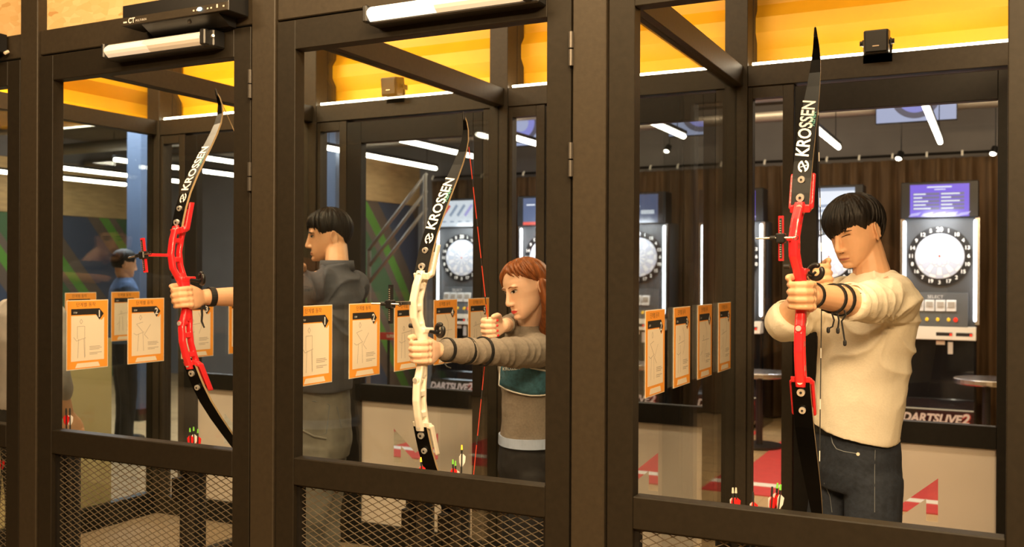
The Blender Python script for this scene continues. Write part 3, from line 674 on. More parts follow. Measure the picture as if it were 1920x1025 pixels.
proto = empty('dart_machine', (MACH[0][0], DY, 0), local=True); dart_machine_parts(proto)
roots = [proto]
for k in range(1, 6): roots.append(copy_tree(proto))
for k, r in enumerate(roots):
    r.location = (MACH[k][0], DY, 0); tag(r, MACH[k][2], 'dart machine', 'dart machines in a row')
    screen(r, MACH[k][1])
    x = MACH[k][0]
    l = area('dart_board_lamp', (x, DY - 0.34, 2.02), (x, DY, 1.66), 0.25, 5.0, (0.92, 0.95, 1.0), 0.06)

# curtain on its rail
def curtain(x0, x1, y, lab):
    t = tag(empty('curtain', ((x0 + x1) / 2, y, 0)), lab, 'curtain')
    nx = int((x1 - x0) / 0.012); vs = []; fs = []; rows = [0.02, 0.8, 1.6, 2.3, 2.5, 2.62]
    for j, z in enumerate(rows):
        k = 1.0 if z < 2.4 else (0.75 if z < 2.6 else 0.5)
        for i in range(nx + 1):
            x = x0 + (x1 - x0) * i / nx; ph = x * 2 * math.pi / 0.155
            vs.append((x + 0.01 * math.sin(ph * 0.37 + z), y + 0.045 * k * math.sin(ph + 0.5 * math.sin(x * 3 + z * 0.6)) + 0.015 * math.sin(ph * 2.1 + z), z))
    for j in range(len(rows) - 1):
        for i in range(nx): a = j * (nx + 1) + i; fs.append((a, a + 1, a + nx + 2, a + nx + 1))
    o = MB().add(vs, fs).build('cloth', 'curtain', t, smooth=True)
    md = o.modifiers.new('solid', 'SOLIDIFY'); md.thickness = 0.003
    MB().tube([(x0, y, 2.665), (x1, y, 2.665)], 0.014, 8).build('rail', 'steel_dark', t)
    n = int((x1 - x0) / 0.31)
    for i in range(n + 1):
        x = x0 + 0.03 + i * 0.31
        MB().tube([(x, y - 0.035, 2.635), (x, y - 0.03, 2.66), (x, y, 2.682)], 0.011, 6).build('hook', 'curtain_hook', t)
M['curtain_hook'] = mat('curtain_hook', (0.85, 0.78, 0.62), 0.4, emit=(1, 0.85, 0.6), es=0.25)
curtain(-6.2, 1.6, 10.12, 'dark brown pleated curtain hanging behind the dart machines')

# ceiling tube lights, running away from the booths
ORD = ['nearest the right edge', 'second from the right edge', 'third from the right edge', 'fourth from the right edge', 'fifth from the right edge, above the white bow', 'sixth from the right edge', 'seventh from the right edge', 'eighth from the right edge', 'ninth from the right edge', 'tenth from the right edge']
TX = [-0.42, -1.25, -2.30, -3.60, -4.55, -5.45, -7.05, -8.0, -9.2, -10.2]
for k, x in enumerate(TX):
    t = tag(empty('tube_light', (x, 7.9, 2.62)), 'long white ceiling tube light, ' + ORD[k], 'ceiling light', 'ceiling tube lights')
    y0, y1 = (6.9, 9.0) if k != 2 else (6.9, 7.75)
    MB().box((x - 0.022, y0, 2.652), (x + 0.022, y1, 2.68)).build('holder', 'steel_dark', t)
    MB().tube([(x, y0 + 0.02, 2.632), (x, y1 - 0.02, 2.632)], 0.021, 10, round_ends=True).build('tube', 'tube', t, smooth=True)
    for yy in (y0 + 0.2, y1 - 0.2): MB().tube([(x, yy, 2.68), (x, yy, 3.3)], 0.004, 6).build('hanger', 'steel_dark', t)
for k, (px, py) in enumerate(((1685, 297), (1862, 288), (1250, 283))):
    p = W(px, py, 9.75); p = V((p.x, 9.75, p.z))
    t = tag(empty('spot_lamp', p), 'small ceiling spotlight in front of the curtain, ' + ['between the two right dart machines', 'near the right edge', 'above the dark blue screen'][k], 'spotlight', 'spotlights by the curtain')
    MB().tube([p + V((0.02, 0.03, 0.06)), p], [0.03, 0.035], 12).build('shade', 'black', t)
    MB().tube([p + V((0.02, 0.03, 0.05)), V((p.x + 0.02, p.y + 0.03, 3.3))], 0.006, 6).build('stem', 'black', t)
    MB().ell(p, Matrix.Identity(3), (0.028, 0.028, 0.02)).build('bulb', 'tube', t, smooth=True)

# throwing lanes
LX = [-0.44, -1.39, -2.30, -3.27, -4.30, -5.35]
for k, x in enumerate(LX):
    t = tag(empty('lane_mat', (x, 8.0, 0)), 'red throwing lane on the floor before the ' + ['rightmost dart machine', 'second dart machine from the right', 'third dart machine from the right', 'fourth dart machine from the right', 'fifth dart machine from the right', 'leftmost dart machine'][k], 'lane mat', 'red throwing lanes')
    MB().box((x - 0.31, 6.55, 0.0), (x + 0.31, 9.2, 0.006)).build('mat', 'mat_red', t)
    MB().box((x - 0.31, 6.82, 0.006), (x + 0.31, 6.93, 0.008)).build('throw_line', 'white', t)
# pub tables between the machines
def pub_table(px, py, y, r, lab):
    p = W(px, py, y)
    t = tag(empty('pub_table', (p.x, y, 0)), lab, 'table', 'round pub tables')
    rings = [[V((p.x + math.cos(a) * q, y + math.sin(a) * q, z)) for a in [2 * math.pi * k / 36 for k in range(36)]] for q, z in ((r - 0.02, p.z - 0.045), (r, p.z - 0.035), (r, p.z - 0.005), (r - 0.008, p.z))]
    MB().loft(rings).build('table_top', 'silver', t, smooth=False)
    MB().tube([(p.x, y, 0.022), (p.x, y, p.z - 0.04)], 0.03, 12).build('column', 'black', t)
    MB().tube([(p.x, y, 0.009), (p.x, y, 0.025)], 0.20, 24).build('base', 'black', t)
pub_table(1850, 709, 8.4, 0.24, 'round silver pub table right of the rightmost dart machine')
pub_table(1424, 696, 8.4, 0.24, 'round silver pub table seen through the narrow sidelight')
pub_table(1192, 680, 8.4, 0.24, 'round silver pub table behind the posters of the right partition')
# sloping stair handrail at the far left
t = tag(empty('stair_handrail', (-5.9, 7.6, 0)), 'sloping grey steel stair handrail behind the green mural', 'handrail')
for k, dz in enumerate((0, -0.16, -0.32)):
    a = W(690, 470, 7.6) + V((0, 0, dz)); b = W(800, 325, 7.6) + V((0, 0, dz)); MB().tube([a, b], 0.018, 8).build('tube', 'pipe', t, smooth=True)
a = W(692, 470, 7.6); MB().tube([(a.x, a.y, 0), a], 0.02, 8).build('post', 'pipe', t)
a = W(797, 328, 7.6); MB().tube([(a.x, a.y, 0), a], 0.02, 8).build('post', 'pipe', t)
M['blue_paint'] = mat('blue_grey_paint', (0.08, 0.11, 0.18), 0.6, var=0.05, scale=4)
for k, (a, b, y) in enumerate(((237, 263, 6.9), (603, 629, 7.3))):
    x0 = W(a, 500, y).x; x1 = W(b, 500, y).x
    o = struct(MB().box((x0, y, 0), (x1, y + 0.16, 3.3)).build('wall_pillar', 'blue_paint', bevel=0.004), ['blue-grey pillar beyond the glass end wall', 'blue pillar behind the head of the man seen from behind'][k], 'pillar')
    MB().box((x0 - 0.01, y - 0.01, 0), (x1 + 0.01, y + 0.17, 0.12)).build('plinth', 'steel_dark', o)
# red sign band on the lobby rail
p0 = W(712, 636, 6.5); p1 = W(738, 626, 6.5)
t = tag(MB().box((p0.x, 6.5, p0.z), (p1.x + 0.08, 6.52, p1.z + 0.01)).build('red_sign', 'mat_red'), 'small red sign behind the second poster', 'sign')
MB().tube([((p0.x + p1.x) / 2, 6.53, 0), ((p0.x + p1.x) / 2, 6.53, p0.z + 0.02)], 0.012, 8).build('sign_post', 'steel_dark', t)
mb = MB(); v, f = text2d('SUPER', 0.035, bold=0.001); mb.flat(v, f, ((p0.x + p1.x) / 2 + 0.04, 6.498, (p0.z + p1.z) / 2 + 0.005), (0.8, 0, 0), (0, 0, 1)); mb.build('lettering', 'white', t)
M["tgt_pale"] = mat("target_pale", (0.02,)*3, 0.3, emit=(0.50, 0.57, 0.85), es=0.75); M["tgt_dark"] = mat("target_dark", (0.02,)*3, 0.3, emit=(0.10, 0.10, 0.16), es=0.8); M["tgt_blue"] = mat("target_blue", (0.02,)*3, 0.3, emit=(0.30, 0.32, 0.85), es=0.8)
# lit target signs hanging from the ceiling of the dart area
for k, x in enumerate((-0.62, -4.45, -2.52)):
    yd, z0 = 9.06, 2.83
    t = tag(empty('hanging_sign', (x, yd, z0)), 'pale blue lit sign with a target, hanging from the ceiling ' + ['before the rightmost dart machine', 'behind the woman archer', 'behind the right glass partition'][k], 'sign', 'hanging target signs')
    MB().box((x - 0.33, yd, z0), (x + 0.33, yd + 0.05, 3.28)).build('case', 'black', t)
    MB().box((x - 0.322, yd - 0.004, z0 + 0.006), (x + 0.322, yd, 3.27)).build('face', 'tgt_pale', t)
    for q, (r, mt) in enumerate(((0.205, 'tgt_dark'), (0.155, 'tgt_blue'), (0.085, 'tgt_pale'))):
        zc = z0 + 0.235; P = []
        for j in range(40):
            a = 2 * math.pi * j / 40; P.append((x + math.cos(a) * r, yd - 0.005 - q * 0.001, zc + math.sin(a) * r))
        MB().add(P, [tuple(range(40))]).build('target_ring', mt, t)

# ================================================================== BOWS
# local bow axes: x = archer's left, -y = towards the target, z = up, origin in the grip
LIMB = [(0.232, -0.002), (0.27, 0.012), (0.31, 0.028), (0.36, 0.053), (0.42, 0.092), (0.48, 0.136), (0.54, 0.182), (0.59, 0.219), (0.635, 0.248), (0.675, 0.266), (0.71, 0.271), (0.735, 0.266), (0.75, 0.258)]
LW = [0.0235, 0.024, 0.0245, 0.0245, 0.0240, 0.0225, 0.0205, 0.0180, 0.0155, 0.0125, 0.009, 0.0065, 0.004]
def limb_point(s_):
    """point and direction on the front of the upper limb at arc length s_ from its butt"""
    acc = 0
    for (z0, y0), (z1, y1) in zip(LIMB, LIMB[1:]):
        L = math.hypot(z1 - z0, y1 - y0)
        if acc + L >= s_: k = (s_ - acc) / L; return (z0 + (z1 - z0) * k, y0 + (y1 - y0) * k), ((z1 - z0) / L, (y1 - y0) / L)
        acc += L
    return LIMB[-1], (1, 0)
def xs(z):
    a = abs(z); return -0.013 * max(0, min(1, (a - 0.04) / 0.05)) * max(0, min(1, (0.235 - a) / 0.06)) if z > 0 else 0
def make_bow(label, G, rz, cant, tilt, riser_mat, sight_mat, string_mat, hand, size=1.0):
    t = tag(empty('recurve_bow', G, local=True), label, 'bow', 'recurve bows')
    t.rotation_euler = (tilt, cant, rz); t.scale = (size, size, size)
    mw = Matrix.Translation(V(G)) @ t.rotation_euler.to_matrix().to_4x4() @ Matrix.Scale(size, 4); inv = mw.inverted()
    # riser: one cast piece with trusses and forked limb pockets
    mb = MB()
    def sweep(path, hx, hy):      # path of (y, z)
        rings = []
        for y, z in path:
            cx = xs(z)
            rings.append([V((cx + hx * sx, y + hy * sy, z)) for sx, sy in ((-1, -0.6), (-0.6, -1), (0.6, -1), (1, -0.6), (1, 0.6), (0.6, 1), (-0.6, 1), (-1, 0.6))])
        mb.loft(rings)
    for sg in (1, -1):
        f1 = [(0.006, 0.02 * sg), (-0.008, 0.06 * sg), (-0.024, 0.10 * sg), (-0.027, 0.15 * sg), (-0.018, 0.20 * sg), (-0.004, 0.245 * sg)]
        f2 = [(0.012, 0.03 * sg), (0.016, 0.07 * sg), (0.010, 0.11 * sg), (0.010, 0.155 * sg), (0.020, 0.20 * sg), (0.036, 0.25 * sg)]
        if sg > 0: f1 = f1[::1]
        sweep(f1 if sg > 0 else f1[::-1], 0.0125, 0.0085); sweep(f2 if sg > 0 else f2[::-1], 0.011, 0.0075)
        for z, y0, y1 in ((0.075, -0.012, 0.02), (0.13, -0.02, 0.01), (0.195, -0.02, 0.022), (0.225, -0.012, 0.03)):
            mb.box((xs(z * sg) - 0.010, y0, z * sg - 0.008), (xs(z * sg) + 0.010, y1, z * sg + 0.008))
        mb.obox((0, 0.012, 0.232 * sg), V((0.026, 0, 0)), V((0, 0.018, 0.006 * sg)), V((0, -0.003, 0.010)))
        for sx in (-1, 1):
            mb.obox((sx * 0.0285, 0.034, 0.277 * sg), V((0.0035, 0, 0)), V((0, 0.011, 0)), V((0, 0.018 * 1, 0.048 * sg)))
        mb.obox((0, 0.030, 0.262 * sg), V((0.026, 0, 0)), V((0, 0.006, -0.003 * sg)), V((0, 0.016, 0.038 * sg)))
    rings = [[V((0.0145 * rx * math.cos(a), 0.008 + 0.021 * ry * math.sin(a), z)) for a in [2 * math.pi * k / 14 for k in range(14)]] for z, rx, ry in ((-0.075, 0.9, 0.85), (-0.05, 1, 0.95), (0, 1.05, 1.0), (0.04, 1.0, 1.0), (0.06, 1.0, 1.15), (0.07, 0.9, 1.2))]
    mb.loft(rings); mb.obox((0.0, 0.02, 0.062), V((0.017, 0, 0)), V((0, 0.028, 0.0)), V((0, 0.0, 0.007)))
    rm = fuse(mb, 0.0025, 3); rm.materials.append(M[riser_mat]); obj('riser', rm, t)
    for sg in (1, -1):
        rings = []
        for (z, y), hw in zip(LIMB, LW):
            th = 0.0045 if z < 0.6 else 0.0035
            rings.append([V((-hw, y - th, z * sg)), V((hw, y - th, z * sg)), V((hw, y + th, z * sg)), V((-hw, y + th, z * sg))])
        n = len(rings); vs = [p for r in rings for p in r]; lb = MB()
        for i in range(n - 1):
            for k in range(4):
                q = (i * 4 + k, i * 4 + (k + 1) % 4, (i + 1) * 4 + (k + 1) % 4, (i + 1) * 4 + k)
                lb.f.append(q if sg > 0 else q[::-1]); lb.mi.append(1 if k in (1, 3) else 0)
        lb.f += [(0, 1, 2, 3)[::-1], tuple(range((n - 1) * 4, n * 4))]; lb.mi += [0, 0]; lb.v = vs
        lo = lb.build('limb', ['limb', 'limb_edge'], t)
        z, y = LIMB[-1]
        MB().tube([(0, y, (z - 0.005) * sg), (0, y - 0.004, (z + 0.016) * sg)], [0.0055, 0.003], 8, round_ends=True).build('limb_tip', 'black', lo)
        for z, r in ((0.258, 0.0105), (0.308, 0.009)):
            y = 0.008 if z < 0.28 else 0.027
            MB().tube([(0, y - 0.003, z * sg), (0, y - 0.012, z * sg - 0.002)], r, 14).build('bolt', 'chrome', t)
            MB().tube([(0, y - 0.012, z * sg - 0.002), (0, y - 0.0135, z * sg - 0.002)], r * 0.35, 8).build('bolt_socket', 'black', t)
        MB().tube([(0, -0.002, 0.232 * sg), (0, -0.016, 0.230 * sg)], 0.0075, 12).build('bolt', 'chrome', t)
        if sg < 0:
            MB().tube([(0, -0.004, -0.088), (0, -0.032, -0.088)], 0.011, 12).build('stabiliser_boss', riser_mat, t)
            MB().tube([(0, -0.030, -0.088), (0, -0.036, -0.088)], 0.0075, 12).build('bolt', 'chrome', t)
        if sg > 0:   # lettering runs up the front of the upper limb
            def lay(body, size, s0, off, mtl, shear=0.2, bold=0.0006, name='lettering'):
                v, f = text2d(body, size, shear=shear, bold=bold, align='LEFT'); mm = MB(); P = []
                for x, yv in v:
                    (z, y), (dz, dy) = limb_point(s0 + x); P.append(V((-(yv + off), y - 0.0053 - 0 * dz, z)) + V((0, -dz * 0.0006, dy * 0.0006)))
                mm.add(P, f); mm.build(name, mtl, lo)
            lay('KROSSEN', 0.050, 0.150, 0.003, 'white', bold=0.001)
            lay('XENIA', 0.019, 0.262, -0.0125, 'teal', bold=0.0004)
            mm = MB()
            for a0, a1, r0_, r1_ in ((0.35, 2.9, 0.010, 0.0145), (3.5, 6.0, 0.010, 0.0145)):
                P = []; N = 9
                for q in range(N):
                    a = a0 + (a1 - a0) * q / (N - 1)
                    for r in (r0_, r1_):
                        (z, y), _ = limb_point(0.122 + 1.35 * r * math.cos(a)); P.append((0.002 - r * math.sin(a), y - 0.0062, z))
                mm.add(P, [(2 * q, 2 * q + 1, 2 * q + 3, 2 * q + 2) for q in range(N - 1)])
            for (u0_, v0_), (u1_, v1_) in (((-0.010, -0.008), (0.012, 0.006)), ((-0.002, 0.009), (0.002, -0.009))):
                P = []
                for u, vv, du, dv in ((u0_, v0_, -.0012, .0016), (u0_, v0_, .0012, -.0016), (u1_, v1_, .0012, -.0016), (u1_, v1_, -.0012, .0016)):
                    (z, y), _ = limb_point(0.122 + 1.35 * (u + du)); P.append((0.002 - (vv + dv), y - 0.0064, z))
                mm.add(P, [(0, 1, 2, 3)])
            mm.build('logo', 'white', lo)
    # sight
    si = MB().box((-0.024, -0.128, 0.141), (-0.016, -0.016, 0.151)).build('sight', sight_mat, t, bevel=0.001)
    MB().box((-0.030, -0.136, 0.088), (-0.018, -0.127, 0.202)).build('scale_bar', sight_mat, si)
    MB().box((-0.0275, -0.1375, 0.094), (-0.0205, -0.135, 0.196)).build('scale', 'ink', si)
    mb = MB()
    for k in range(16): mb.box((-0.027, -0.1383, 0.098 + k * 0.006), (-0.023, -0.1375, 0.0995 + k * 0.006))
    mb.build('scale_marks', 'grey_ink', si)['kind'] = 'stuff'
    MB().box((-0.036, -0.146, 0.133), (-0.012, -0.122, 0.158)).build('slide', 'black', si, bevel=0.003)
    MB().tube([(-0.085, -0.142, 0.146), (0.012, -0.142, 0.146)], 0.0028, 8).build('sight_pin', 'silver', si)
    MB().tube([(-0.05, -0.142, 0.146), (-0.036, -0.142, 0.146)], 0.006, 10).build('knob', 'black', si)
    ring = MB(); ring.tube([(0.014 + 0.006 * math.cos(a), -0.142, 0.146 + 0.006 * math.sin(a)) for a in [2 * math.pi * k / 10 for k in range(11)]], 0.0012, 6); ring.build('sight_ring', 'black', si)
    # capture rest: black C-shaped ring behind the riser
    rr = MB(); a0 = math.radians(75)
    pts = [(0.030 + 0.018 * math.cos(a), 0.060 - 0.010 * math.cos(a), 0.060 + 0.018 * math.sin(a)) for a in [a0 + (2 * math.pi - 0.9) * k / 22 for k in range(23)]]
    rr.tube(pts, 0.0075, 10, round_ends=True); ro = rr.build('arrow_rest', 'black', t, smooth=True)
    MB().tube([(0.010, 0.015, 0.060), (0.022, 0.055, 0.052)], 0.006, 8).build('rest_arm', 'black', ro)
    MB().tube([(0.030, 0.060, 0.060), (0.018, 0.062, 0.050)], 0.004, 6).build('brush', 'black', ro)
    MB().tube([(xs(0.07) - 0.02, 0.0, 0.075), (xs(0.07) - 0.035, 0.0, 0.075)], 0.007, 10).build('plunger', 'black', t)
    # string, drawn to the fingers
    h = inv @ V(hand); z, y = LIMB[-2]
    u = V((0, y + 0.006, z)); d = V((0, y + 0.006, -z))
    sm, alt = string_mat
    st = MB(); cnt = 26
    for A, B in ((u, h), (h, d)):
        for k in range(cnt):
            a = A.lerp(B, k / cnt); b = A.lerp(B, (k + 1) / cnt)
            st.tube([a, b], 0.0016, 6, mi=(1 if alt and k % 5 == 2 else 0))
    st.build('bow_string', [sm, alt or sm], t)
    return t, mw
G3 = W(1501, 552, 2.62); G2 = W(790, 657, 2.56); G1 = W(345, 557, 2.56)
H3 = W(1541, 521, 3.02); H2 = W(916, 613, 2.98); H1 = W(560, 520, 3.03)
RZ3, RZ2, RZ1 = 0.0, 0.0, 0.0
make_bow('tall red recurve bow with black lettered limbs, held by the man in the cream shirt', G3, RZ3, math.radians(-0.5), 0, 'redriser', 'redriser', ('string_black', 'string_white'), H3)
make_bow('white recurve bow with black lettered limbs and red string, held by the woman', G2, RZ2, 0, 0, 'whiteriser', 'black', ('string_red', 'string_black'), H2, 1.025)
make_bow('red recurve bow seen side-on at the left, held by one bare forearm', G1, RZ1, math.radians(-8), 0, 'redriser', 'redriser', ('limb_edge', None), H1, 1.06)

# ================================================================== ARROWS AND QUIVERS
NQ = [0]
def arrow(px, py, t_, lean, vane, nock, lab, grp='arrows standing behind the door rails', ln=0.62):
    p = W(px, py, t_)
    t = tag(empty('arrow', (p.x - lean * ln, t_, p.z - ln)), lab, 'arrow', grp)
    a = p; d = V((-lean, 0.02, -1)).normalized()
    MB().tube([a + d * 0.012, a + d * ln], 0.0028, 8).build('shaft', 'string_black', t)
    MB().tube([a, a + d * 0.014], [0.0022, 0.0034], 8).build('nock', nock, t)
    for k in range(3):
        ang = k * 2.094 + 0.4; o = V((math.cos(ang), math.sin(ang), 0)); o = (o - d * o.dot(d)).normalized(); n = o.cross(d) * 0.0006
        mt = vane if k != 1 else ('redpaint' if vane == 'white' else 'white')
        P = [a + d * 0.026 + o * 0.003, a + d * 0.034 + o * 0.0125, a + d * 0.052 + o * 0.011, a + d * 0.066 + o * 0.003]
        MB().loft([[q - n for q in P], [q + n for q in P]]).build('vane', mt, t)
def quiver(px, t_, lab):
    p = W(px, 900, t_)
    t = tag(empty('arrow_quiver', (p.x, t_, ZB)), lab, 'quiver', 'quivers behind the door rails')
    n = 18; rings = []
    for r, z in ((0.040, ZB), (0.045, ZB + 0.02), (0.045, 0.80), (0.040, 0.80), (0.040, ZB + 0.03)):
        rings.append([V((p.x + math.cos(2 * math.pi * k / n) * r, t_ + math.sin(2 * math.pi * k / n) * r, z)) for k in range(n)])
    MB().loft(rings).build('tube', 'black', t, smooth=False)
    MB().box((p.x - 0.012, 2.457, 0.70), (p.x + 0.012, t_ - 0.04, 0.78)).build('bracket', 'steel_dark', t)
for a in ((124, 765, 0.0, 'redpaint', 'string_black', 'red-vaned arrow at the left end of the door under the receiver box, left of two'),
          (131, 765, 0.0, 'white', 'string_black', 'white-vaned arrow at the left end of the door under the receiver box, right of two'),
          (356, 802, -0.03, 'redpaint', 'greennock', 'green-nocked arrow below the side-on red bow, left of three'),
          (363, 800, 0.0, 'white', 'greennock', 'green-nocked arrow below the side-on red bow, middle of three'),
          (371, 804, 0.03, 'redpaint', 'greennock', 'green-nocked arrow below the side-on red bow, right of three'),
          (789, 857, -0.06, 'redpaint', 'yellowbtn', 'red-vaned arrow just left of the white bow limb'),
          (849, 861, -0.02, 'redpaint', 'greennock', 'red-vaned arrow right of the white bow, left of three'),
          (854, 864, -0.0, 'white', 'greennock', 'white-vaned arrow right of the white bow, middle of three'),
          (866, 834, 0.03, 'white', 'yellowbtn', 'tallest white and red arrow right of the white bow'),
          (1374, 914, -0.01, 'redpaint', 'console', 'red-vaned arrow against the black rear post, left of two'),
          (1380, 914, 0.01, 'redpaint', 'console', 'red-vaned arrow against the black rear post, right of two'),
          (1412, 922, 0.0, 'redpaint', 'string_black', 'single red-vaned arrow in front of the narrow sidelight'),
          (1448, 912, 0.06, 'redpaint', 'string_black', 'leaning arrow left of the tall red bow, leftmost of three'),
          (1458, 905, 0.09, 'redpaint', 'greennock', 'leaning red arrow left of the tall red bow, middle of three'),
          (1464, 908, 0.11, 'white', 'greennock', 'leaning white arrow left of the tall red bow, rightmost of three'),
          (4, 850, 0.1, 'redpaint', 'string_black', 'red-vaned arrow at the left edge of the picture')):
    NQ[0] += 1; arrow(a[0], a[1], 2.545 + 0.014 * (NQ[0] % 3 - 1), a[2], a[3], a[4], a[5])
for px, lab in ((128, 'black quiver tube behind the left end of the door under the receiver box'), (362, 'black quiver tube below the side-on red bow'), (788, 'black quiver tube below the white bow'), (855, 'black quiver tube right of the white bow'), (1374, 'black quiver tube below the black rear post'), (1442, 'black quiver tube left of the tall red bow')):
    quiver(px, 2.545, lab)

# ================================================================== PEOPLE
M['skin_a'] = mat('skin_warm', (0.72, 0.42, 0.24), 0.5, var=0.05, scale=30, sss=0.12)
M['skin_b'] = mat('skin_fair', (0.80, 0.53, 0.37), 0.45, var=0.04, scale=30, sss=0.12)
M['skin_c'] = mat('skin_tan', (0.74, 0.43, 0.25), 0.5, var=0.05, scale=30, sss=0.12)
M['lip_m'] = mat('lip_natural', (0.52, 0.20, 0.14), 0.45); M['lip_f'] = mat('lip_red', (0.72, 0.06, 0.07), 0.3)
M['hair_black'] = mat('hair_black', (0.008, 0.006, 0.005), 0.5, var=0.6, scale=14, stretch=(6, 6, 0.8), bump=0.5, spec=0.3)
M['hair_auburn'] = mat('hair_auburn', (0.24, 0.078, 0.022), 0.4, var=0.45, scale=14, stretch=(6, 6, 0.8), bump=0.15, spec=0.35)
M['eye_white'] = mat('eye_white', (0.75, 0.70, 0.64), 0.25); M['iris'] = mat('iris_dark', (0.02, 0.012, 0.008), 0.15)
M['nail'] = mat('red_nail', (0.75, 0.02, 0.03), 0.2)
M['cream_shirt'] = mat('cream_cotton', (0.80, 0.73, 0.58), 0.85, var=0.03, scale=160, bump=0.12)
M['jeans_navy'] = mat('navy_denim', (0.017, 0.023, 0.036), 0.85, var=0.28, scale=70, bump=0.2)
M['jeans_grey'] = mat('grey_denim', (0.23, 0.215, 0.185), 0.85, var=0.22, scale=14, bump=0.2)
M['taupe_knit'] = mat('taupe_knit', (0.24, 0.205, 0.165), 0.85, var=0.10, scale=120, bump=0.15)
M['slate_shirt'] = mat('slate_cotton', (0.085, 0.090, 0.115), 0.85, var=0.2, scale=9, bump=0.1)
M['grey_shirt'] = mat('grey_cotton', (0.40, 0.38, 0.36), 0.85, var=0.1, scale=20)
M['denim_blue'] = mat('blue_denim', (0.10, 0.17, 0.34), 0.85, var=0.25, scale=18)
M['black_cloth'] = mat('black_cloth', (0.014, 0.013, 0.013), 0.8, var=0.2, scale=40)
M['pale_blue'] = mat('pale_blue_cotton', (0.42, 0.52, 0.72), 0.8, var=0.08, scale=30)
M['guard_teal'] = mat('teal_mesh', (0.045, 0.15, 0.21), 0.6, var=0.35, scale=60)
M['strap'] = mat('black_elastic', (0.010, 0.010, 0.010), 0.6)
M['stitch'] = mat('stitch_thread', (0.20, 0.22, 0.24), 0.7)
I3 = Matrix.Identity(3)
def head_matrix(pos, rz, pitch, roll, scale=1.0):
    return Matrix.Translation(V(pos)) @ Matrix.Rotation(rz, 4, 'Z') @ Matrix.Rotation(pitch, 4, 'X') @ Matrix.Rotation(roll, 4, 'Y') @ Matrix.Scale(scale, 4)
def add_head(mb, Mh, female=False):
    j = 0.93 if female else 1.0
    SL = [(0.116, .022, -.030, .045), (0.110, .044, -.052, .066), (0.095, .060, -.073, .084), (0.070, .071, -.087, .094), (0.040, .0755, -.094, .098), (0.015, .0755, -.0945, .097),
          (-0.010, .0740, -.0900, .092), (-0.032, .0715 * j, -.0885, .080), (-0.052, .0655 * j, -.0880, .060), (-0.070, .0590 * j, -.0870, .036), (-0.088, .0490 * j, -.0845, .010), (-0.103, .0350 * j, -.0800, -.018), (-0.114, .0190 * j, -.0730, -.040)]
    rings = []
    for z, w_, yf, yb in SL[::-1]:
        n = 28; R = []
        for k in range(n):
            a = 2 * math.pi * k / n; c, s = math.cos(a), math.sin(a)
            e = 2.25; q = (abs(c) ** e + abs(s) ** e) ** (-1 / e)
            yc = (yf + yb) / 2; hy = (yb - yf) / 2
            R.append(Mh @ V((w_ * q * c, yc + hy * q * s, z)))
        rings.append(R)
    mb.loft(rings)
    def E(c, r, rot=I3, n=12, m=8):
        rr = []
        for i in range(1, m):
            a = -math.pi / 2 + math.pi * i / m
            rr.append([Mh @ (V(c) + rot @ V((r[0] * math.cos(a) * math.cos(q), r[1] * math.cos(a) * math.sin(q), r[2] * math.sin(a)))) for q in [2 * math.pi * k / n for k in range(n)]])
        mb.loft(rr)
    # nose
    nr = []
    for z, y, rx, ry in ((0.020, -.090, .007, .006), (0.0, -.093, .0075, .009), (-0.018, -.098, .0085, .010), (-0.034, -.1035, .0105, .0115), (-0.044, -.105, .0115, .0115), (-0.052, -.099, .010, .009))[::-1]:
        nr.append([Mh @ V((rx * math.cos(a), y + ry * math.sin(a), z)) for a in [2 * math.pi * k / 12 for k in range(12)]])
    mb.loft(nr)
    for s in (-1, 1):
        E((s * .0115, -.094, -.046), (.0075, .010, .0075))
        E((s * .030, -.0835, .020), (.022, .010, .0075), Matrix.Rotation(-s * 0.12, 3, 'Y'))
        ea = Matrix.Rotation(s * 0.35, 3, 'Z') @ Matrix.Rotation(0.2, 3, 'X')
        E((s * .0785, .014, -.010), (.0055, .0165, .030), ea); E((s * .079, .010, -.034), (.005, .009, .011), ea)
        n = 14; ring = []
        pts = [Mh @ (V((s * .0825, .014, -.008)) + ea @ V((0, .0155 * math.cos(a), .029 * math.sin(a)))) for a in [math.radians(-70 + 300 * k / n) for k in range(n + 1)]]
        mb.tube(pts, 0.0032, 6)
    E((0, -.0775, -.101), (.021, .012, .013)); E((0, -.0865, -.0725), (.021, .0065, .0055)); E((0, -.0855, -.0815), (.018, .0065, .0055))
def carve_head(me, Mh):
    inv = Mh.inverted()
    for v in me.vertices:
        p = inv @ v.co
        if -0.14 < p.z < 0.12 and p.length < 0.16:
            dy = 0
            if p.y < -0.04:
                for s in (-1, 1):
                    dy += 0.0065 * math.exp(-((p.x - s * .031) / .014) ** 2 - ((p.z - .002) / .0085) ** 2)
                dy += 0.0035 * math.exp(-((p.x) / .019) ** 2 - ((p.z + .077) / .0022) ** 2)
                dy += 0.003 * math.exp(-((p.x) / .018) ** 2 - ((p.z + .090) / .005) ** 2)
            dx = 0
            for s in (-1, 1):
                if s * p.x > .068: dx -= s * 0.005 * math.exp(-((p.y - .014) / .009) ** 2 - ((p.z + .006) / .016) ** 2)
            if dy or dx: v.co = Mh @ (p + V((dx, dy, 0)))
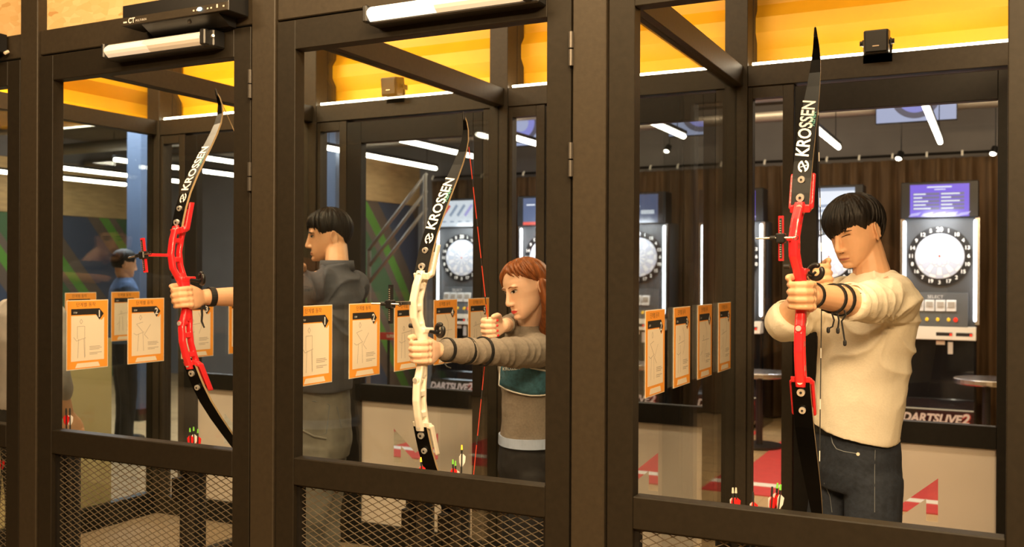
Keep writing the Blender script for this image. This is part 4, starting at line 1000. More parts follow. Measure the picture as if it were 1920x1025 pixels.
def add_hand(mb, g, F, U, O, wrist, scale=1.0, nails=None):
    """closed hand around something at g; F = towards the target, U = up along the thing held, O = side where the back of the hand is"""
    P = lambda f, u, o: V(g) + (F * f + U * u + O * o) * scale
    # palm: box-like loft from wrist to knuckles
    rings = []
    for f, o, hu, ho in ((-0.085, 0.010, 0.022, 0.017), (-0.066, 0.012, 0.030, 0.018), (-0.045, 0.016, 0.039, 0.019), (-0.020, 0.021, 0.043, 0.017), (0.002, 0.024, 0.042, 0.013), (0.010, 0.025, 0.038, 0.008)):
        R = []
        for k in range(16):
            a = 2 * math.pi * k / 16; c, s = math.cos(a), math.sin(a); q = (abs(c) ** 3 + abs(s) ** 3) ** (-1 / 3)
            R.append(P(f, q * c * hu - 0.003, o + q * s * ho))
        rings.append(R)
    mb.loft(rings)
    tips = []
    for k, (u, ln, r) in enumerate(((0.030, 0.96, 0.0096), (0.0095, 1.03, 0.0099), (-0.0115, 0.98, 0.0095), (-0.031, 0.85, 0.0084))):
        L = ln
        pts = [P(0.000, u, 0.026), P(0.022 * L, u * 0.98, 0.029), P(0.040 * L, u * 0.96, 0.018), P(0.047 * L, u * 0.95, -0.003), P(0.038 * L, u * 0.94, -0.019), P(0.021 * L, u * 0.94, -0.026)]
        rad = [r * 1.12, r * 1.1, r * 1.06, r, r * 0.96, r * 0.86]
        mb.tube(pts, [q * scale for q in rad], 10, round_ends=True)
        tips.append((pts[-2], pts[-1]))
        mb.ell(P(0.004, u, 0.033), I3, (0.0095 * scale,) * 3, 10, 7)
    th = [P(-0.050, 0.024, 0.006), P(-0.028, 0.040, -0.008), P(-0.004, 0.047, -0.020), P(0.020, 0.047, -0.026), P(0.034, 0.046, -0.027)]
    mb.tube(th, [0.0150 * scale, 0.0135 * scale, 0.0115 * scale, 0.0105 * scale, 0.0088 * scale], 10, round_ends=True)
    if nails is not None:
        for (a, b) in tips: nails.append((a, b))
    return P(-0.085, 0, 0.010)
def limb_tube(mb, pts, rads, n=16, flat=False):
    """smooth tapering limb through the given joints"""
    P = []; R = []
    for i in range(len(pts) - 1):
        p0 = V(pts[max(i - 1, 0)]); p1 = V(pts[i]); p2 = V(pts[i + 1]); p3 = V(pts[min(i + 2, len(pts) - 1)])
        for k in range(5):
            t = k / 5; t2 = t * t; t3 = t2 * t
            P.append(0.5 * ((2 * p1) + (p2 - p0) * t + (2 * p0 - 5 * p1 + 4 * p2 - p3) * t2 + (3 * p1 - p0 - 3 * p2 + p3) * t3)); R.append(rads[i] + (rads[i + 1] - rads[i]) * t)
    P.append(V(pts[-1])); R.append(rads[-1])
    mb.tube(P, R, n, round_ends=not flat)
def body_loft(mb, rings, lat, fwd, n=28, e=2.3):
    """rings: (centre, half width, half depth)"""
    RR = []
    for c, hw, hd in rings:
        R = []
        for k in range(n):
            a = 2 * math.pi * k / n; co, s = math.cos(a), math.sin(a); q = (abs(co) ** e + abs(s) ** e) ** (-1 / e)
            R.append(V(c) + lat * (hw * q * co) + fwd * (hd * q * s))
        RR.append(R)
    mb.loft(RR)
def wrinkle(me, amp, scale, seed, stretch=(1, 1, 1)):
    me.update(); nn = [v.normal.copy() for v in me.vertices]
    for v, n in zip(me.vertices, nn):
        p = V((v.co.x * stretch[0], v.co.y * stretch[1], v.co.z * stretch[2])) * scale + V((seed, seed * 1.7, -seed))
        d = 1 - abs(noise.noise(p)) * 2 ; d2 = noise.noise(p * 0.45)
        v.co = v.co + n * amp * (d * 0.6 + d2 * 0.9 - 0.4)
def folds(me, origin, axis, normal, amp, reach, count, seed):
    """cloth pulled into creases that fan out from a joint"""
    me.update(); o = V(origin); a = V(axis).normalized(); n = V(normal); n = (n - a * n.dot(a)).normalized(); b = a.cross(n)
    nn = [v.normal.copy() for v in me.vertices]
    for v, q in zip(me.vertices, nn):
        d = v.co - o; L = d.length
        if L > reach or L < 1e-4: continue
        ang = math.atan2(d.dot(b), d.dot(n)); w_ = math.sin(math.pi * min(1, L / reach)) 
        s = math.sin(ang * count + 1.6 * noise.noise(V((ang * 1.3, L * 7, seed))) * 2)
        v.co = v.co + q * amp * w_ * (1 - 2 * abs(s) ** 0.7)
def rings_folds(me, a, b, amp, wl, rad, seed):
    """creases running round a sleeve"""
    me.update(); a = V(a); b = V(b); ax = (b - a); L = ax.length; ax.normalize(); nn = [v.normal.copy() for v in me.vertices]
    for v, q in zip(me.vertices, nn):
        d = v.co - a; t = d.dot(ax)
        if t < -0.02 or t > L + 0.02 or (d - ax * t).length > rad: continue
        ph = t / wl * 6.28 + 3.0 * noise.noise(v.co * 9 + V((seed, 0, 0)))
        v.co = v.co + q * amp * (1 - 2 * abs(math.sin(ph)) ** 0.8) * min(1, (t + .02) / .06)
def hair_cap(name, mtl, parent, Mh, limit, thick, seed, strands=70, ne=18, jag=1.0, centre=(0, .003, .028), rad=(.0765, .0975, .090), spread=1.0):
    """closed shell of hair: limit(az) gives the lowest height, az 0 = forehead, positive = person's left"""
    na = 180; outer = []; inner = []
    for i in range(na):
        az = 2 * math.pi * i / na - math.pi
        zl = limit(az) + jag * (0.007 * noise.noise(V((az * 14, seed, 0))) + 0.004 * noise.noise(V((az * 40, seed, 3))))
        s = max(-0.999, min(0.999, (zl - centre[2]) / (rad[2] + 0.01)))
        el_min = math.asin(s)
        co = []; ci = []
        for j in range(ne + 1):
            el = math.pi / 2 - (math.pi / 2 - el_min) * (j / ne)
            if j == 0: el = math.pi / 2 - 0.03
            for lst, th in ((co, 1), (ci, 0)):
                tk = (thick(az, el) if th else -0.006)
                if th: tk += 0.0030 * noise.noise(V((az * strands / 6.28, el * 1.3, seed))) + 0.0018 * noise.noise(V((az * strands / 2, el * 2, seed + 5)))
                if th: q0_ = 0.60 if abs(az) < 0.9 else 0.45; q_ = max(0.0, (j / ne - q0_) / (1 - q0_)); tk *= 1 - (0.80 if abs(az) < 0.9 else 0.95) * q_ * q_
                ch = math.cos(el) if el > 0 else 1 - (1 - math.cos(el)) * 0.45 * spread
                lst.append(Mh @ V((centre[0] + (rad[0] + tk) * ch * math.sin(az), centre[1] - (rad[1] + tk) * ch * math.cos(az), centre[2] + (rad[2] + tk) * math.sin(el))))
        outer.append(co); inner.append(ci)
    vs = []; fs = []; m = ne + 1
    for i in range(na): vs += outer[i]
    for i in range(na): vs += inner[i]
    o2 = na * m
    for i in range(na):
        k = (i + 1) % na
        for j in range(ne):
            fs.append((i * m + j, i * m + j + 1, k * m + j + 1, k * m + j)); fs.append((o2 + i * m + j, o2 + k * m + j, o2 + k * m + j + 1, o2 + i * m + j + 1))
        fs.append((i * m + ne, o2 + i * m + ne, o2 + k * m + ne, k * m + ne))
    fs.append(tuple(i * m for i in range(na))); fs.append(tuple(o2 + i * m for i in range(na))[::-1])
    return MB().add(vs, fs).build(name, mtl, parent, smooth=True)
def hair_locks(name, mtl, parent, Mh, limit, azs, tk, seed, drift=0.25, spread=1.5, r=.0085, centre=(0, .003, .028), rad=(.0765, .0975, .090)):
    """tapering locks that break up the outline of the hair"""
    rnd = random.Random(seed); mb = MB()
    for az0 in azs:
        az0 += rnd.uniform(-.05, .05); zl = limit(az0 + drift * .8) + rnd.uniform(-.012, .006); pts = []; rr = []
        e1 = math.asin(max(-.99, min(.99, (zl - centre[2]) / (rad[2] + .01)))); e0 = rnd.uniform(.75, 1.25)
        for k in range(9):
            u = k / 8; el = e0 + (e1 - e0) * u; az = az0 + drift * u * u + rnd.uniform(-.01, .01)
            ch = math.cos(el) if el > 0 else 1 - (1 - math.cos(el)) * .45 * spread
            t_ = tk * (1 - .55 * u * u) + .001
            pts.append(Mh @ V((centre[0] + (rad[0] + t_) * ch * math.sin(az), centre[1] - (rad[1] + t_) * ch * math.cos(az), centre[2] + (rad[2] + t_) * math.sin(el))))
            rr.append(max(.0008, r * math.sin(math.pi * min(.98, .12 + u * .80)) ** .8 * (1 - .75 * max(0, u - .6) / .4)))
        mb.tube(pts, rr, 7)
    o = mb.build(name, mtl, parent, smooth=True); o['kind'] = 'stuff'
def face_features(parent, body_me, Mh, lip, squint=False, brow=0.0065, female=False):
    inv = Mh.inverted()
    vs = [inv @ v.co for v in body_me.vertices]
    bvh = BVHTree.FromPolygons(vs, [tuple(p.vertices) for p in body_me.polygons])
    def S(x, z, lift=0.0):
        h = bvh.ray_cast(V((x, -0.121, z)), V((0, 1, 0)), 1.0)
        y = h[0].y if h[0] is not None else -0.09
        return Mh @ V((x, y - lift, z))
    for s in (-1, 1):
        cx, cz = s * .0315, .0015
        hw = .0150; up_ = .0018 if squint else (.0058 if female else .0045); lo = .0016 if squint else .0046
        N = 12; top = []; bot = []
        for k in range(N + 1):
            u = -1 + 2 * k / N; c = math.sqrt(max(0, 1 - u * u))
            tilt = 0.0022 * u * s
            top.append((cx + u * hw, cz + tilt + up_ * c)); bot.append((cx + u * hw, cz + tilt - lo * c))
        if not squint:
            P = [S(x, z, .0022) for x, z in top] + [S(x, z, .0022) for x, z in bot]; n = N + 1
            mid = [S((a[0] + b[0]) / 2, (a[1] + b[1]) / 2, .0035) for a, b in zip(top, bot)]
            P += mid
            F = []
            for k in range(N): F += [(k, 2 * n + k, 2 * n + k + 1, k + 1), (2 * n + k, n + k, n + k + 1, 2 * n + k + 1)]
            ey = MB().add(P, F).build('eye', 'eye_white', parent, smooth=True)
            ir = .0058; ci = [(cx - .0015 * 1 + ir * math.cos(a), cz + .0002 + min(ir, 1) * 0.86 * math.sin(a)) for a in [2 * math.pi * k / 14 for k in range(14)]]
            MB().add([S(x, z, .0042) for x, z in ci] + [S(cx - .0015, cz, .0052)], [(k, (k + 1) % 14, 14) for k in range(14)]).build('iris', 'iris', ey, smooth=True)
        MB().tube([S(x, z, .0028) for x, z in top], [.0006] + [.0014 if female else .0012] * (N - 1) + [.0006], 6).build('upper_lashes', 'iris', parent)
        br = [(s * (.012 + .040 * k / 7), .0195 + (.0045 if female else .003) * math.sin(math.pi * min(1, k / 7 * 1.05)) - 0.0035 * (k / 7) ** 2) for k in range(8)]
        MB().tube([S(x, z, .0008) for x, z in br], [brow * .30, brow * .42, brow * .45, brow * .45, brow * .42, brow * .36, brow * .26, brow * .12], 6).build('eyebrow', 'hair_auburn' if female else 'hair_black', parent)
    # lips
    lw_ = .0205 if female else .0225
    up_ = []; mid = []; low = []
    for k in range(11):
        u = -1 + .2 * k; c = math.sqrt(max(0, 1 - u * u)) * 0.9 + 0.1 * (1 - abs(u))
        x = u * lw_
        up_.append(S(x, -.0765 + (.0062 if female else .0042) * c - (.0012 * math.exp(-(u / .18) ** 2)), .0010)); mid.append(S(x, -.0770 + .0008 * abs(u), .0016)); low.append(S(x, -.0770 - (.0070 if female else .0050) * c, .0012))
    n = 11; P = up_ + mid + low; F = []
    mu = [(a + b) / 2 + (Mh.to_3x3() @ V((0, -.0016, 0))) for a, b in zip(up_, mid)]; ml = [(a + b) / 2 + (Mh.to_3x3() @ V((0, -.0020, 0))) for a, b in zip(low, mid)]
    P = up_ + mu + mid + ml + low
    for r in range(4):
        for k in range(n - 1): F.append((r * n + k, (r + 1) * n + k, (r + 1) * n + k + 1, r * n + k + 1))
    lp = MB().add(P, F).build('lips', lip, parent, smooth=True)
    MB().tube([p + Mh.to_3x3() @ V((0, -.0004, 0)) for p in mid], .0007, 6).build('mouth_line', 'mouth_dark', lp)
    for s in (-1, 1): MB().ell(S(s * .0075, -.0535, .0002), Mh.to_3x3().normalized(), (.0035, .003, .0018), 8, 6).build('nostril', 'mouth_dark', parent)
M['mouth_dark'] = mat('mouth_line', (0.16, 0.05, 0.035), 0.6)
def band(mb, a, b, p, r, wdt, sq=1.0):
    """elastic band round a limb running a -> b, at point p"""
    d = (V(b) - V(a)).normalized(); ref = d.cross(V((0, 0, 1))).normalized(); u = ref.cross(d)
    rings = []
    for k in range(24):
        ang = 2 * math.pi * k / 24; o = ref * math.cos(ang) * r + u * math.sin(ang) * r * sq; n = o.normalized()
        rings.append([V(p) + o + d * wdt * c + n * 0.0022 * s for c, s in ((-1, -1), (1, -1), (1, 1), (-1, 1))])
    mb.loft(rings, closed=True)
def legs(root, pelvis, lat, fwd, mtl, name, spread, hw, hd, top, feet, rad=(0.088, 0.070, 0.056), voxel=0.007, seed=3.0, back_pockets=False):
    mb = MB(); p = V(pelvis)
    body_loft(mb, [(p + V((0, 0, -0.10)), hw * 0.92, hd * 0.95), (p + V((0, 0, -0.04)), hw * 1.02, hd * 1.05), (p + V((0, 0, 0.03)), hw, hd), (V((p.x, p.y, top)), hw * 0.90, hd * 0.92)], lat, fwd)
    for s, ft in ((1, feet[0]), (-1, feet[1])):
        hip = p + lat * s * hw * 0.50 + V((0, 0, -0.05)); ft = V(ft); kn = hip.lerp(ft, 0.5) + fwd * 0.02
        limb_tube(mb, [hip, hip.lerp(kn, 0.5), kn, kn.lerp(ft, 0.5), V((ft.x, ft.y, ft.z + 0.07))], [rad[0], rad[0] * 0.95, rad[1], rad[2] * 1.05, rad[2]])
    me = fuse(mb, voxel, 5); wrinkle(me, 0.0045, 9, seed, (1, 1, 1.6)); me.materials.append(M[mtl]); o = obj(name, me, root)
    for s, ft in ((1, feet[0]), (-1, feet[1])):
        ft = V(ft); sh = MB()
        limb_tube(sh, [ft - fwd * 0.06 + V((0, 0, 0.04)), ft + V((0, 0, 0.045)), ft + fwd * 0.09 + V((0, 0, 0.036)), ft + fwd * 0.17 + V((0, 0, 0.032))], [0.038, 0.044, 0.040, 0.030])
        sh.build('shoe', 'black_cloth', root, smooth=True)
    return o, me
def project_on(me):
    return BVHTree.FromPolygons([v.co for v in me.vertices], [tuple(p.vertices) for p in me.polygons])

def standing_person(lab, base, rz, h, shirt, trousers, skin, group=None):
    root = tag(empty('person', base), lab, 'person', group)
    k = h / 1.74; lat = V((math.cos(rz), math.sin(rz), 0)); fwd = V((math.sin(rz), -math.cos(rz), 0)); b = V(base)
    Z = lambda z: b + V((0, 0, z * k))
    Mh = head_matrix(Z(1.60), rz, 0.1, 0, k)
    sk = MB(); add_head(sk, Mh); limb_tube(sk, [Mh @ V((0, .02, -.06)), Z(1.47), Z(1.40)], [.055 * k, .055 * k, .07 * k])
    body_loft(sk, [(Z(1.0), .10, .06), (Z(1.25), .11, .06), (Z(1.40), .11, .05)], lat, fwd)
    for s in (-1, 1):
        sh = Z(1.40) + lat * s * .165; el = Z(1.12) + lat * s * .22 - fwd * .02; wr = Z(0.88) + lat * s * .20 + fwd * .05
        limb_tube(sk, [sh, el, wr], [.045, .038, .027]); O = lat * s; Fd = (wr - el).normalized(); U = O.cross(Fd).normalized() * s
        add_hand(sk, wr + Fd * .085, Fd, V((0, 0, 1)) - Fd * Fd.z if abs(Fd.z) < .9 else U, O, wr)
    me = fuse(sk, 0.005, 3); me.materials.append(M[skin]); obj('body', me, root)
    sm = MB(); body_loft(sm, [(Z(.90), .17, .115), (Z(1.05), .165, .115), (Z(1.25), .185, .125), (Z(1.38), .18, .11), (Z(1.44), .13, .085), (Z(1.475), .068, .065)], lat, fwd)
    for s in (-1, 1):
        sh = Z(1.385) + lat * s * .155; el = Z(1.12) + lat * s * .22 - fwd * .02; wr = Z(0.88) + lat * s * .20 + fwd * .05
        limb_tube(sm, [sh, el, el.lerp(wr, .5)], [.066, .056, .048])
    me = fuse(sm, 0.008, 5); wrinkle(me, .006, 8, base[0]); me.materials.append(M[shirt]); obj('shirt', me, root)
    legs(root, Z(.90), lat, fwd, trousers, 'trousers', .1, .155, .11, b.z + .98 * k, (b + lat * .10, b - lat * .10))
    hair_cap('hair', 'hair_black', root, Mh, lambda az: .055 if abs(az) < .7 else (.015 if abs(az) < 1.7 else -.05), lambda az, el: .014, 2.2)
    return root

# ------------------------------------------------------------------ man in the cream shirt
def man_cream():
    c = V((-0.62, -0.78, 0)).normalized(); lat = V((-c.y, c.x, 0))          # chest direction, person's left
    N = W(1637, 512, 3.33); pel = W(1606, 858, 3.36)
    root = tag(empty('person', (pel.x, pel.y, ZB)), 'man in a cream long-sleeved shirt and navy jeans drawing the tall red bow', 'person', 'archers in the booths')
    F = V((math.sin(RZ3), -math.cos(RZ3), 0)); U = V((0, 0, 1)); O = V((math.cos(RZ3), math.sin(RZ3), 0))
    g = G3 + V((0, 0.004, -0.002))
    LS = W(1676, 545, 3.22); RS = W(1572, 548, 3.50); LE = W(1612, 568, 2.93)
    RE = W(1470, 606, 3.26); rh = H3
    Mh = head_matrix(W(1604, 434, 3.32), math.radians(-34), math.radians(15), math.radians(-5), .94)
    sk = MB(); add_head(sk, Mh)
    limb_tube(sk, [Mh @ V((0, .028, -.045)), N.lerp(Mh @ V((0, .028, -.045)), .35), N + V((0, 0, -.05))], [.051, .053, .072])
    body_loft(sk, [(pel + V((0, 0, .15)), .09, .06), (N + V((0, 0, -.25)), .10, .06), (N + V((0, 0, -.09)), .11, .05), (N + V((0, 0, -.03)), .07, .05)], lat, c)
    wl_ = add_hand(sk, g, F, U, O, None)
    limb_tube(sk, [LS, LS.lerp(LE, .5), LE, LE.lerp(wl_, .35), wl_.lerp(LE, .12), wl_ + F * .01], [.050, .046, .044, .042, .031, .028])
    Fr = (rh - RE).normalized(); Ur = V((0, 0, 1)); Ur = (Ur - Fr * Ur.dot(Fr)).normalized(); Or = Ur.cross(Fr) * -1
    if Or.dot(V((-1, 0, 0))) < 0: Or = -Or
    Fa = (F * .75 + Fr * .5).normalized(); Ua = (Ur - Fa * Ur.dot(Fa)).normalized(); Oa = Ua.cross(Fa); Oa = Oa if Oa.dot(lat) < 0 else -Oa
    wr_ = add_hand(sk, rh - Fa * .01, Fa, Ua, Oa, None)
    limb_tube(sk, [RS, RS.lerp(RE, .5), RE, RE.lerp(wr_, .22), RE.lerp(wr_, .5), wr_], [.048, .044, .046, .050, .042, .029])
    me = fuse(sk, 0.0032, 3); carve_head(me, Mh); me.materials.append(M['skin_a']); body = obj('body', me, root)
    face_features(root, me, Mh, 'lip_m', squint=True)
    def lim(az):
        a = math.degrees(az)
        if -75 <= a <= 48:      # fringe, longer over the right temple
            t = (a + 75) / 123; return -0.004 + 0.036 * t - 0.012 * math.sin(math.pi * t)
        if 48 < a < 72: return 0.032 - 0.030 * (a - 48) / 24
        if 72 <= a < 108: return 0.008 + 0.010 * math.sin((a - 72) / 36 * math.pi)
        if a >= 108: return 0.008 - 0.062 * min(1, (a - 108) / 30)
        if a > -108: return -0.004
        return -0.004 - 0.050 * min(1, (-108 - a) / 30)
    hair_cap('hair', 'hair_black', root, Mh, lim, lambda az, el: .017 + .005 * math.cos(el) * (1 if abs(az) < 1.3 else .4), 4.3, strands=60, spread=1.5)
    hair_locks('hair_locks', 'hair_black', root, Mh, lim, [-1.55 + .135 * k for k in range(18)] + [1.75 + .16 * k for k in range(8)], .0165, 5, drift=-.30)
    # shirt
    sm = MB(); hem = W(1602, 806, 3.35)
    axis = lambda t: hem.lerp(N, t)
    body_loft(sm, [(hem, .158, .124), (axis(.10), .155, .122), (axis(.35), .158, .120), (axis(.62), .176, .125), (axis(.80), .178, .115), (axis(.92), .140, .088), (axis(.985), .085, .066), (axis(1.01), .068, .060)], lat, c, e=2.2)
    limb_tube(sm, [LS + (N - LS) * .30 + V((0, 0, -.045)), LS + V((0, 0, -.028)), LS.lerp(LE, .55) + V((0, 0, -.012)), LE.lerp(wl_, .05), LE.lerp(wl_, .22)], [.085, .079, .069, .057, .054], flat=True)
    limb_tube(sm, [RS + (N - RS) * .30 + V((0, 0, -.045)), RS + V((0, 0, -.02)), RS.lerp(RE, .6) + V((0, 0, -.01)), RE + (RE - RS).normalized() * .004 + Fr * .01, RE + Fr * .055], [.085, .078, .068, .062, .060], flat=True)
    ms = fuse(sm, 0.0055, 6); wrinkle(ms, .0085, 7.0, 1.3, (1, 1, .5)); wrinkle(ms, .0035, 17, 5.1, (1, 1, .7))
    folds(ms, LS.lerp(N, .15) + V((0, 0, -.11)), ray(1650, 600), V((0, 0, -1)), .0055, .27, 4, 2.0); rings_folds(ms, LS.lerp(LE, .15), LE.lerp(wl_, .1), .0026, .13, .10, 3.0); rings_folds(ms, RS.lerp(RE, .3), RE, .003, .11, .09, 7.0)
    for v in ms.vertices:        # the hem hangs lower at the back hip
        k_ = max(0.0, 1 - (v.co.z - hem.z) / .25)
        if (v.co - hem).length < .45: v.co.z -= .20 * k_ * (v.co - hem).dot(lat)
    ms.materials.append(M['cream_shirt']); so = obj('shirt', ms, root)
    d_s = (LE - LS).normalized(); e0 = LE.lerp(wl_, .05)
    mb = MB(); band(mb, LE, wl_, LE.lerp(wl_, .20), .0535, .006); mb.build('cuff', 'cream_shirt', so)
    mb = MB(); band(mb, RE, wr_, RE + Fr * .053, .0595, .006); mb.build('cuff', 'cream_shirt', so)
    # black mark on the sleeve
    b2 = project_on(ms); p = W(1611, 558, 2.5); d = ray(1611, 558).normalized(); h = b2.ray_cast(p - d * .3, d)
    if h[0]: MB().obox(h[0], V((.004, 0, .014)), V((.010, .002, -.002)), h[1] * .0015).build('sleeve_mark', 'strap', so)
    # hem band
    lo, lm = legs(root, pel, lat, c, 'jeans_navy', 'jeans', .1, .148, .112, hem.z + .05, (V((pel.x, pel.y, ZB)) + lat * .15 + c * .05, V((pel.x, pel.y, ZB)) - lat * .17), rad=(.092, .074, .060), voxel=.006)
    bj = project_on(lm)
    def on(px, py, lift=.0015):
        d = ray(px, py).normalized(); h = bj.ray_cast(CL, d); return (h[0] - d * lift, h[1]) if h[0] else (W(px, py, 3.2), V((0, -1, 0)))
    def line(pts, r, mtl, name, par): 
        MB().tube([on(x, y)[0] for x, y in pts], r, 6).build(name, mtl, par)
    line([(1557, 812), (1561, 830), (1568, 841), (1582, 846), (1606, 850)], .0016, 'stitch', 'pocket_seam', lo)
    line([(1641, 843), (1640, 880), (1640, 960)], .0009, 'stitch', 'side_seam', lo)
    line([(1545, 905), (1556, 930), (1560, 960)], .0009, 'stitch', 'fly_seam', lo)
    q, nrm = on(1609, 851); MB().tube([q, q - nrm * -.003], .0055, 12).build('rivet', 'console', lo)
    # belt: strap round the waist just under the hem
    bt = MB(); rings = []; wz = pel.lerp(V((pel.x, pel.y, hem.z + .05)), .55)
    wz = V((pel.x, pel.y, hem.z + .006))
    for k in range(40):
        a = 2 * math.pi * k / 40; co, s = math.cos(a), math.sin(a); q = (abs(co) ** 2.3 + abs(s) ** 2.3) ** (-1 / 2.3)
        o = lat * (.145 * q * co) + c * (.110 * q * s); n = o.normalized(); rings.append([wz + o + V((0, 0, zz)) + n * dd for zz, dd in ((-.018, 0), (-.018, .004), (.018, .004), (.018, 0))])
    bt.loft(rings, closed=True).build('belt', 'strap', root)
    # arm guard straps and hanging cords
    gd = MB(); A, B = LE, wl_
    for t_, r, w_ in ((.40, .045, .0048), (.55, .041, .0048), (.93, .034, .004)): gd = MB(); band(gd, A, B, A.lerp(B, t_), r, w_); gd.build('arm_strap', 'strap', root)
    for (x, y, pts) in ((0, 0, [(1558, 581), (1564, 600), (1561, 612), (1553, 616)]), (0, 0, [(1569, 582), (1573, 600), (1571, 617)]), (0, 0, [(1583, 581), (1586, 590), (1578, 602), (1581, 620), (1584, 640)])):
        P = [W(a, b, 2.80) for a, b in pts]; o = MB().tube(P, .0026, 6).build('guard_cord', 'strap', root)
        MB().tube([P[-1], P[-1] + V((0, 0, -.008))], .005, 8, round_ends=True).build('cord_end', 'strap', o)
    MB().tube([W(1540, 579, 2.80), W(1552, 580, 2.80), W(1573, 579, 2.80)], [.005, .007, .005], 8).build('guard_pad', 'strap', root)

# ------------------------------------------------------------------ woman archer
def woman():
    c = V((-0.80, -0.60, 0)).normalized(); lat = V((-c.y, c.x, 0))
    ctr = W(985, 640, 3.34); N = V((ctr.x, ctr.y, 0)) + V((.01, 0, 1.30)); pel = V((ctr.x, ctr.y, .80)) + V((.0, .03, 0))
    root = tag(empty('person', (pel.x, pel.y, ZB)), 'woman with auburn hair, taupe top and teal chest guard drawing the white bow', 'person', 'archers in the booths')
    F = V((math.sin(RZ2), -math.cos(RZ2), 0)); U = V((0, 0, 1)); O = V((math.cos(RZ2), math.sin(RZ2), 0))
    LS = W(1006, 650, 3.20); LE = W(935, 660, 2.93); RS = W(972, 632, 3.50); RE = W(972, 604, 3.80); rh = H2
    Mh = head_matrix(W(988, 541, 3.26), math.radians(-30), math.radians(12), math.radians(-8), .925)
    sk = MB(); add_head(sk, Mh, True)
    limb_tube(sk, [Mh @ V((0, .03, -.045)), N + V((0, 0, -.02)), N + V((0, 0, -.07))], [.047, .048, .065])
    body_loft(sk, [(pel + V((0, 0, .1)), .08, .05), (N + V((0, 0, -.22)), .09, .05), (N + V((0, 0, -.08)), .10, .045)], lat, c)
    nails = []
    wl_ = add_hand(sk, G2 + V((0, .004, -.002)), F, U, O, None, .95)
    limb_tube(sk, [LS, LE, wl_.lerp(LE, .2), wl_], [.032, .030, .027, .025])
    Fr = V((-.15, -1, -.05)).normalized(); Ur = (V((0, 0, 1)) - Fr * Fr.z * 1).normalized(); Or = V((-1, .15, 0)).normalized()
    wr_ = add_hand(sk, rh + V((.012, .01, -.002)), Fr, Ur, Or, None, .92, nails)
    limb_tube(sk, [RS, RE, wr_.lerp(RE, .2), wr_], [.032, .030, .027, .025])
    me = fuse(sk, 0.003, 3); carve_head(me, Mh); me.materials.append(M['skin_b']); obj('body', me, root)
    face_features(root, me, Mh, 'lip_f', brow=.005, female=True)
    for a, b in nails:
        d = (b - a).normalized(); MB().ell(b + d * .004 + V((.007, -.003, .002)), I3, (.0038, .0045, .0045), 10, 7).build('nail', 'nail', root, smooth=True)
    def lim(az):
        a = math.degrees(az)
        if 10 <= a < 95: return .086 - .068 * ((a - 10) / 85) ** 1.15
        if -40 < a < 10: return .086 - .046 * ((10 - a) / 50) ** 1.3
        if a >= 95: return .020 - .12 * min(1, (a - 95) / 26)
        return .040 - .11 * min(1, (-40 - a) / 35)
    hr = hair_cap('hair', 'hair_auburn', root, Mh, lim, lambda az, el: .011 + .004 * math.cos(el), 8.1, strands=80, spread=.4, jag=.5)
    hair_locks('hair_locks', 'hair_auburn', root, Mh, lim, [-.9 + .16 * k for k in range(6)], .012, 3, drift=-.35, spread=.4, r=.007); hair_locks('hair_locks', 'hair_auburn', root, Mh, lim, [.15 + .16 * k for k in range(9)], .012, 4, drift=.35, spread=.4, r=.007)
    lk = MB()
    for k in range(9):
        a = math.radians(98 + k * 21); s, co = math.sin(a), math.cos(a)
        top = Mh @ V((.078 * s, .012 - .088 * co, .01)); m1 = Mh @ V((.074 * s, .016 - .085 * co, -.09)); dn = N + lat * (.055 * s) - c * (.05 + .03 * abs(co)) + V((0, 0, -.04)); en = dn + V((0, 0, -.13)) - c * .01
        limb_tube(lk, [top, m1, dn, en], [.020, .024, .024, .008], 10)
    lm = fuse(lk, .004, 4); wrinkle(lm, .003, 30, 2.0, (1, 1, .15)); lm.materials.append(M['hair_auburn']); obj('long_hair', lm, root)
    q = Mh @ V((.088, .012, -.034)); MB().ell(q, I3, (.003, .003, .003), 8, 6).build('earring', 'silver', root)
    sm = MB(); hem = V((pel.x, pel.y, .86)); ax = lambda t: hem.lerp(N, t)
    TR = [(hem, .135, .112), (ax(.2), .128, .104), (ax(.40), .125, .102), (ax(.62), .138, .118), (ax(.80), .135, .098), (ax(.93), .10, .070), (ax(1.0), .062, .055)]
    body_loft(sm, TR, lat, c, e=2.1)
    limb_tube(sm, [LS + (N - LS) * .3 + V((0, 0, -.03)), LS + V((0, 0, -.018)), LE, wl_.lerp(LE, .08)], [.066, .062, .050, .036])
    limb_tube(sm, [RS + (N - RS) * .3 + V((0, 0, -.03)), RS, RE, wr_.lerp(RE, .16)], [.064, .058, .046, .034], flat=True)
    ms = fuse(sm, .005, 5); wrinkle(ms, .0045, 11, 3.3, (1, 1, .8)); wrinkle(ms, .002, 28, 1.1); rings_folds(ms, LS.lerp(LE, .1), LE.lerp(wl_, .6), .0028, .10, .075, 4.0); ms.materials.append(M['taupe_knit']); so = obj('top', ms, root)
    # chest guard wraps the chest
    tb = MB(); body_loft(tb, TR, lat, c, e=2.1); b2 = BVHTree.FromPolygons(tb.v, tb.f)
    def on(px, py, lift):
        d = ray(px, py).normalized(); h = b2.ray_cast(CL, d); return (h[0] if h[0] else W(px, py, 3.25)) - d * (lift + .010)
    def guard_edge(pts, r, mtl, name, par): MB().tube([on(x, y, .006) for x, y in pts], r, 6).build(name, mtl, par)
    topl = [(940, 676), (958, 672), (972, 674), (982, 684), (996, 690), (1012, 693), (1030, 696)]
    botl = [(936, 722), (948, 729), (962, 734), (978, 738), (996, 741), (1012, 741), (1030, 739)]
    P = []; R_ = 6
    for r in range(R_ + 1):
        for a, b in zip(topl, botl): P.append(on(a[0] + (b[0] - a[0]) * r / R_, a[1] + (b[1] - a[1]) * r / R_, .008))
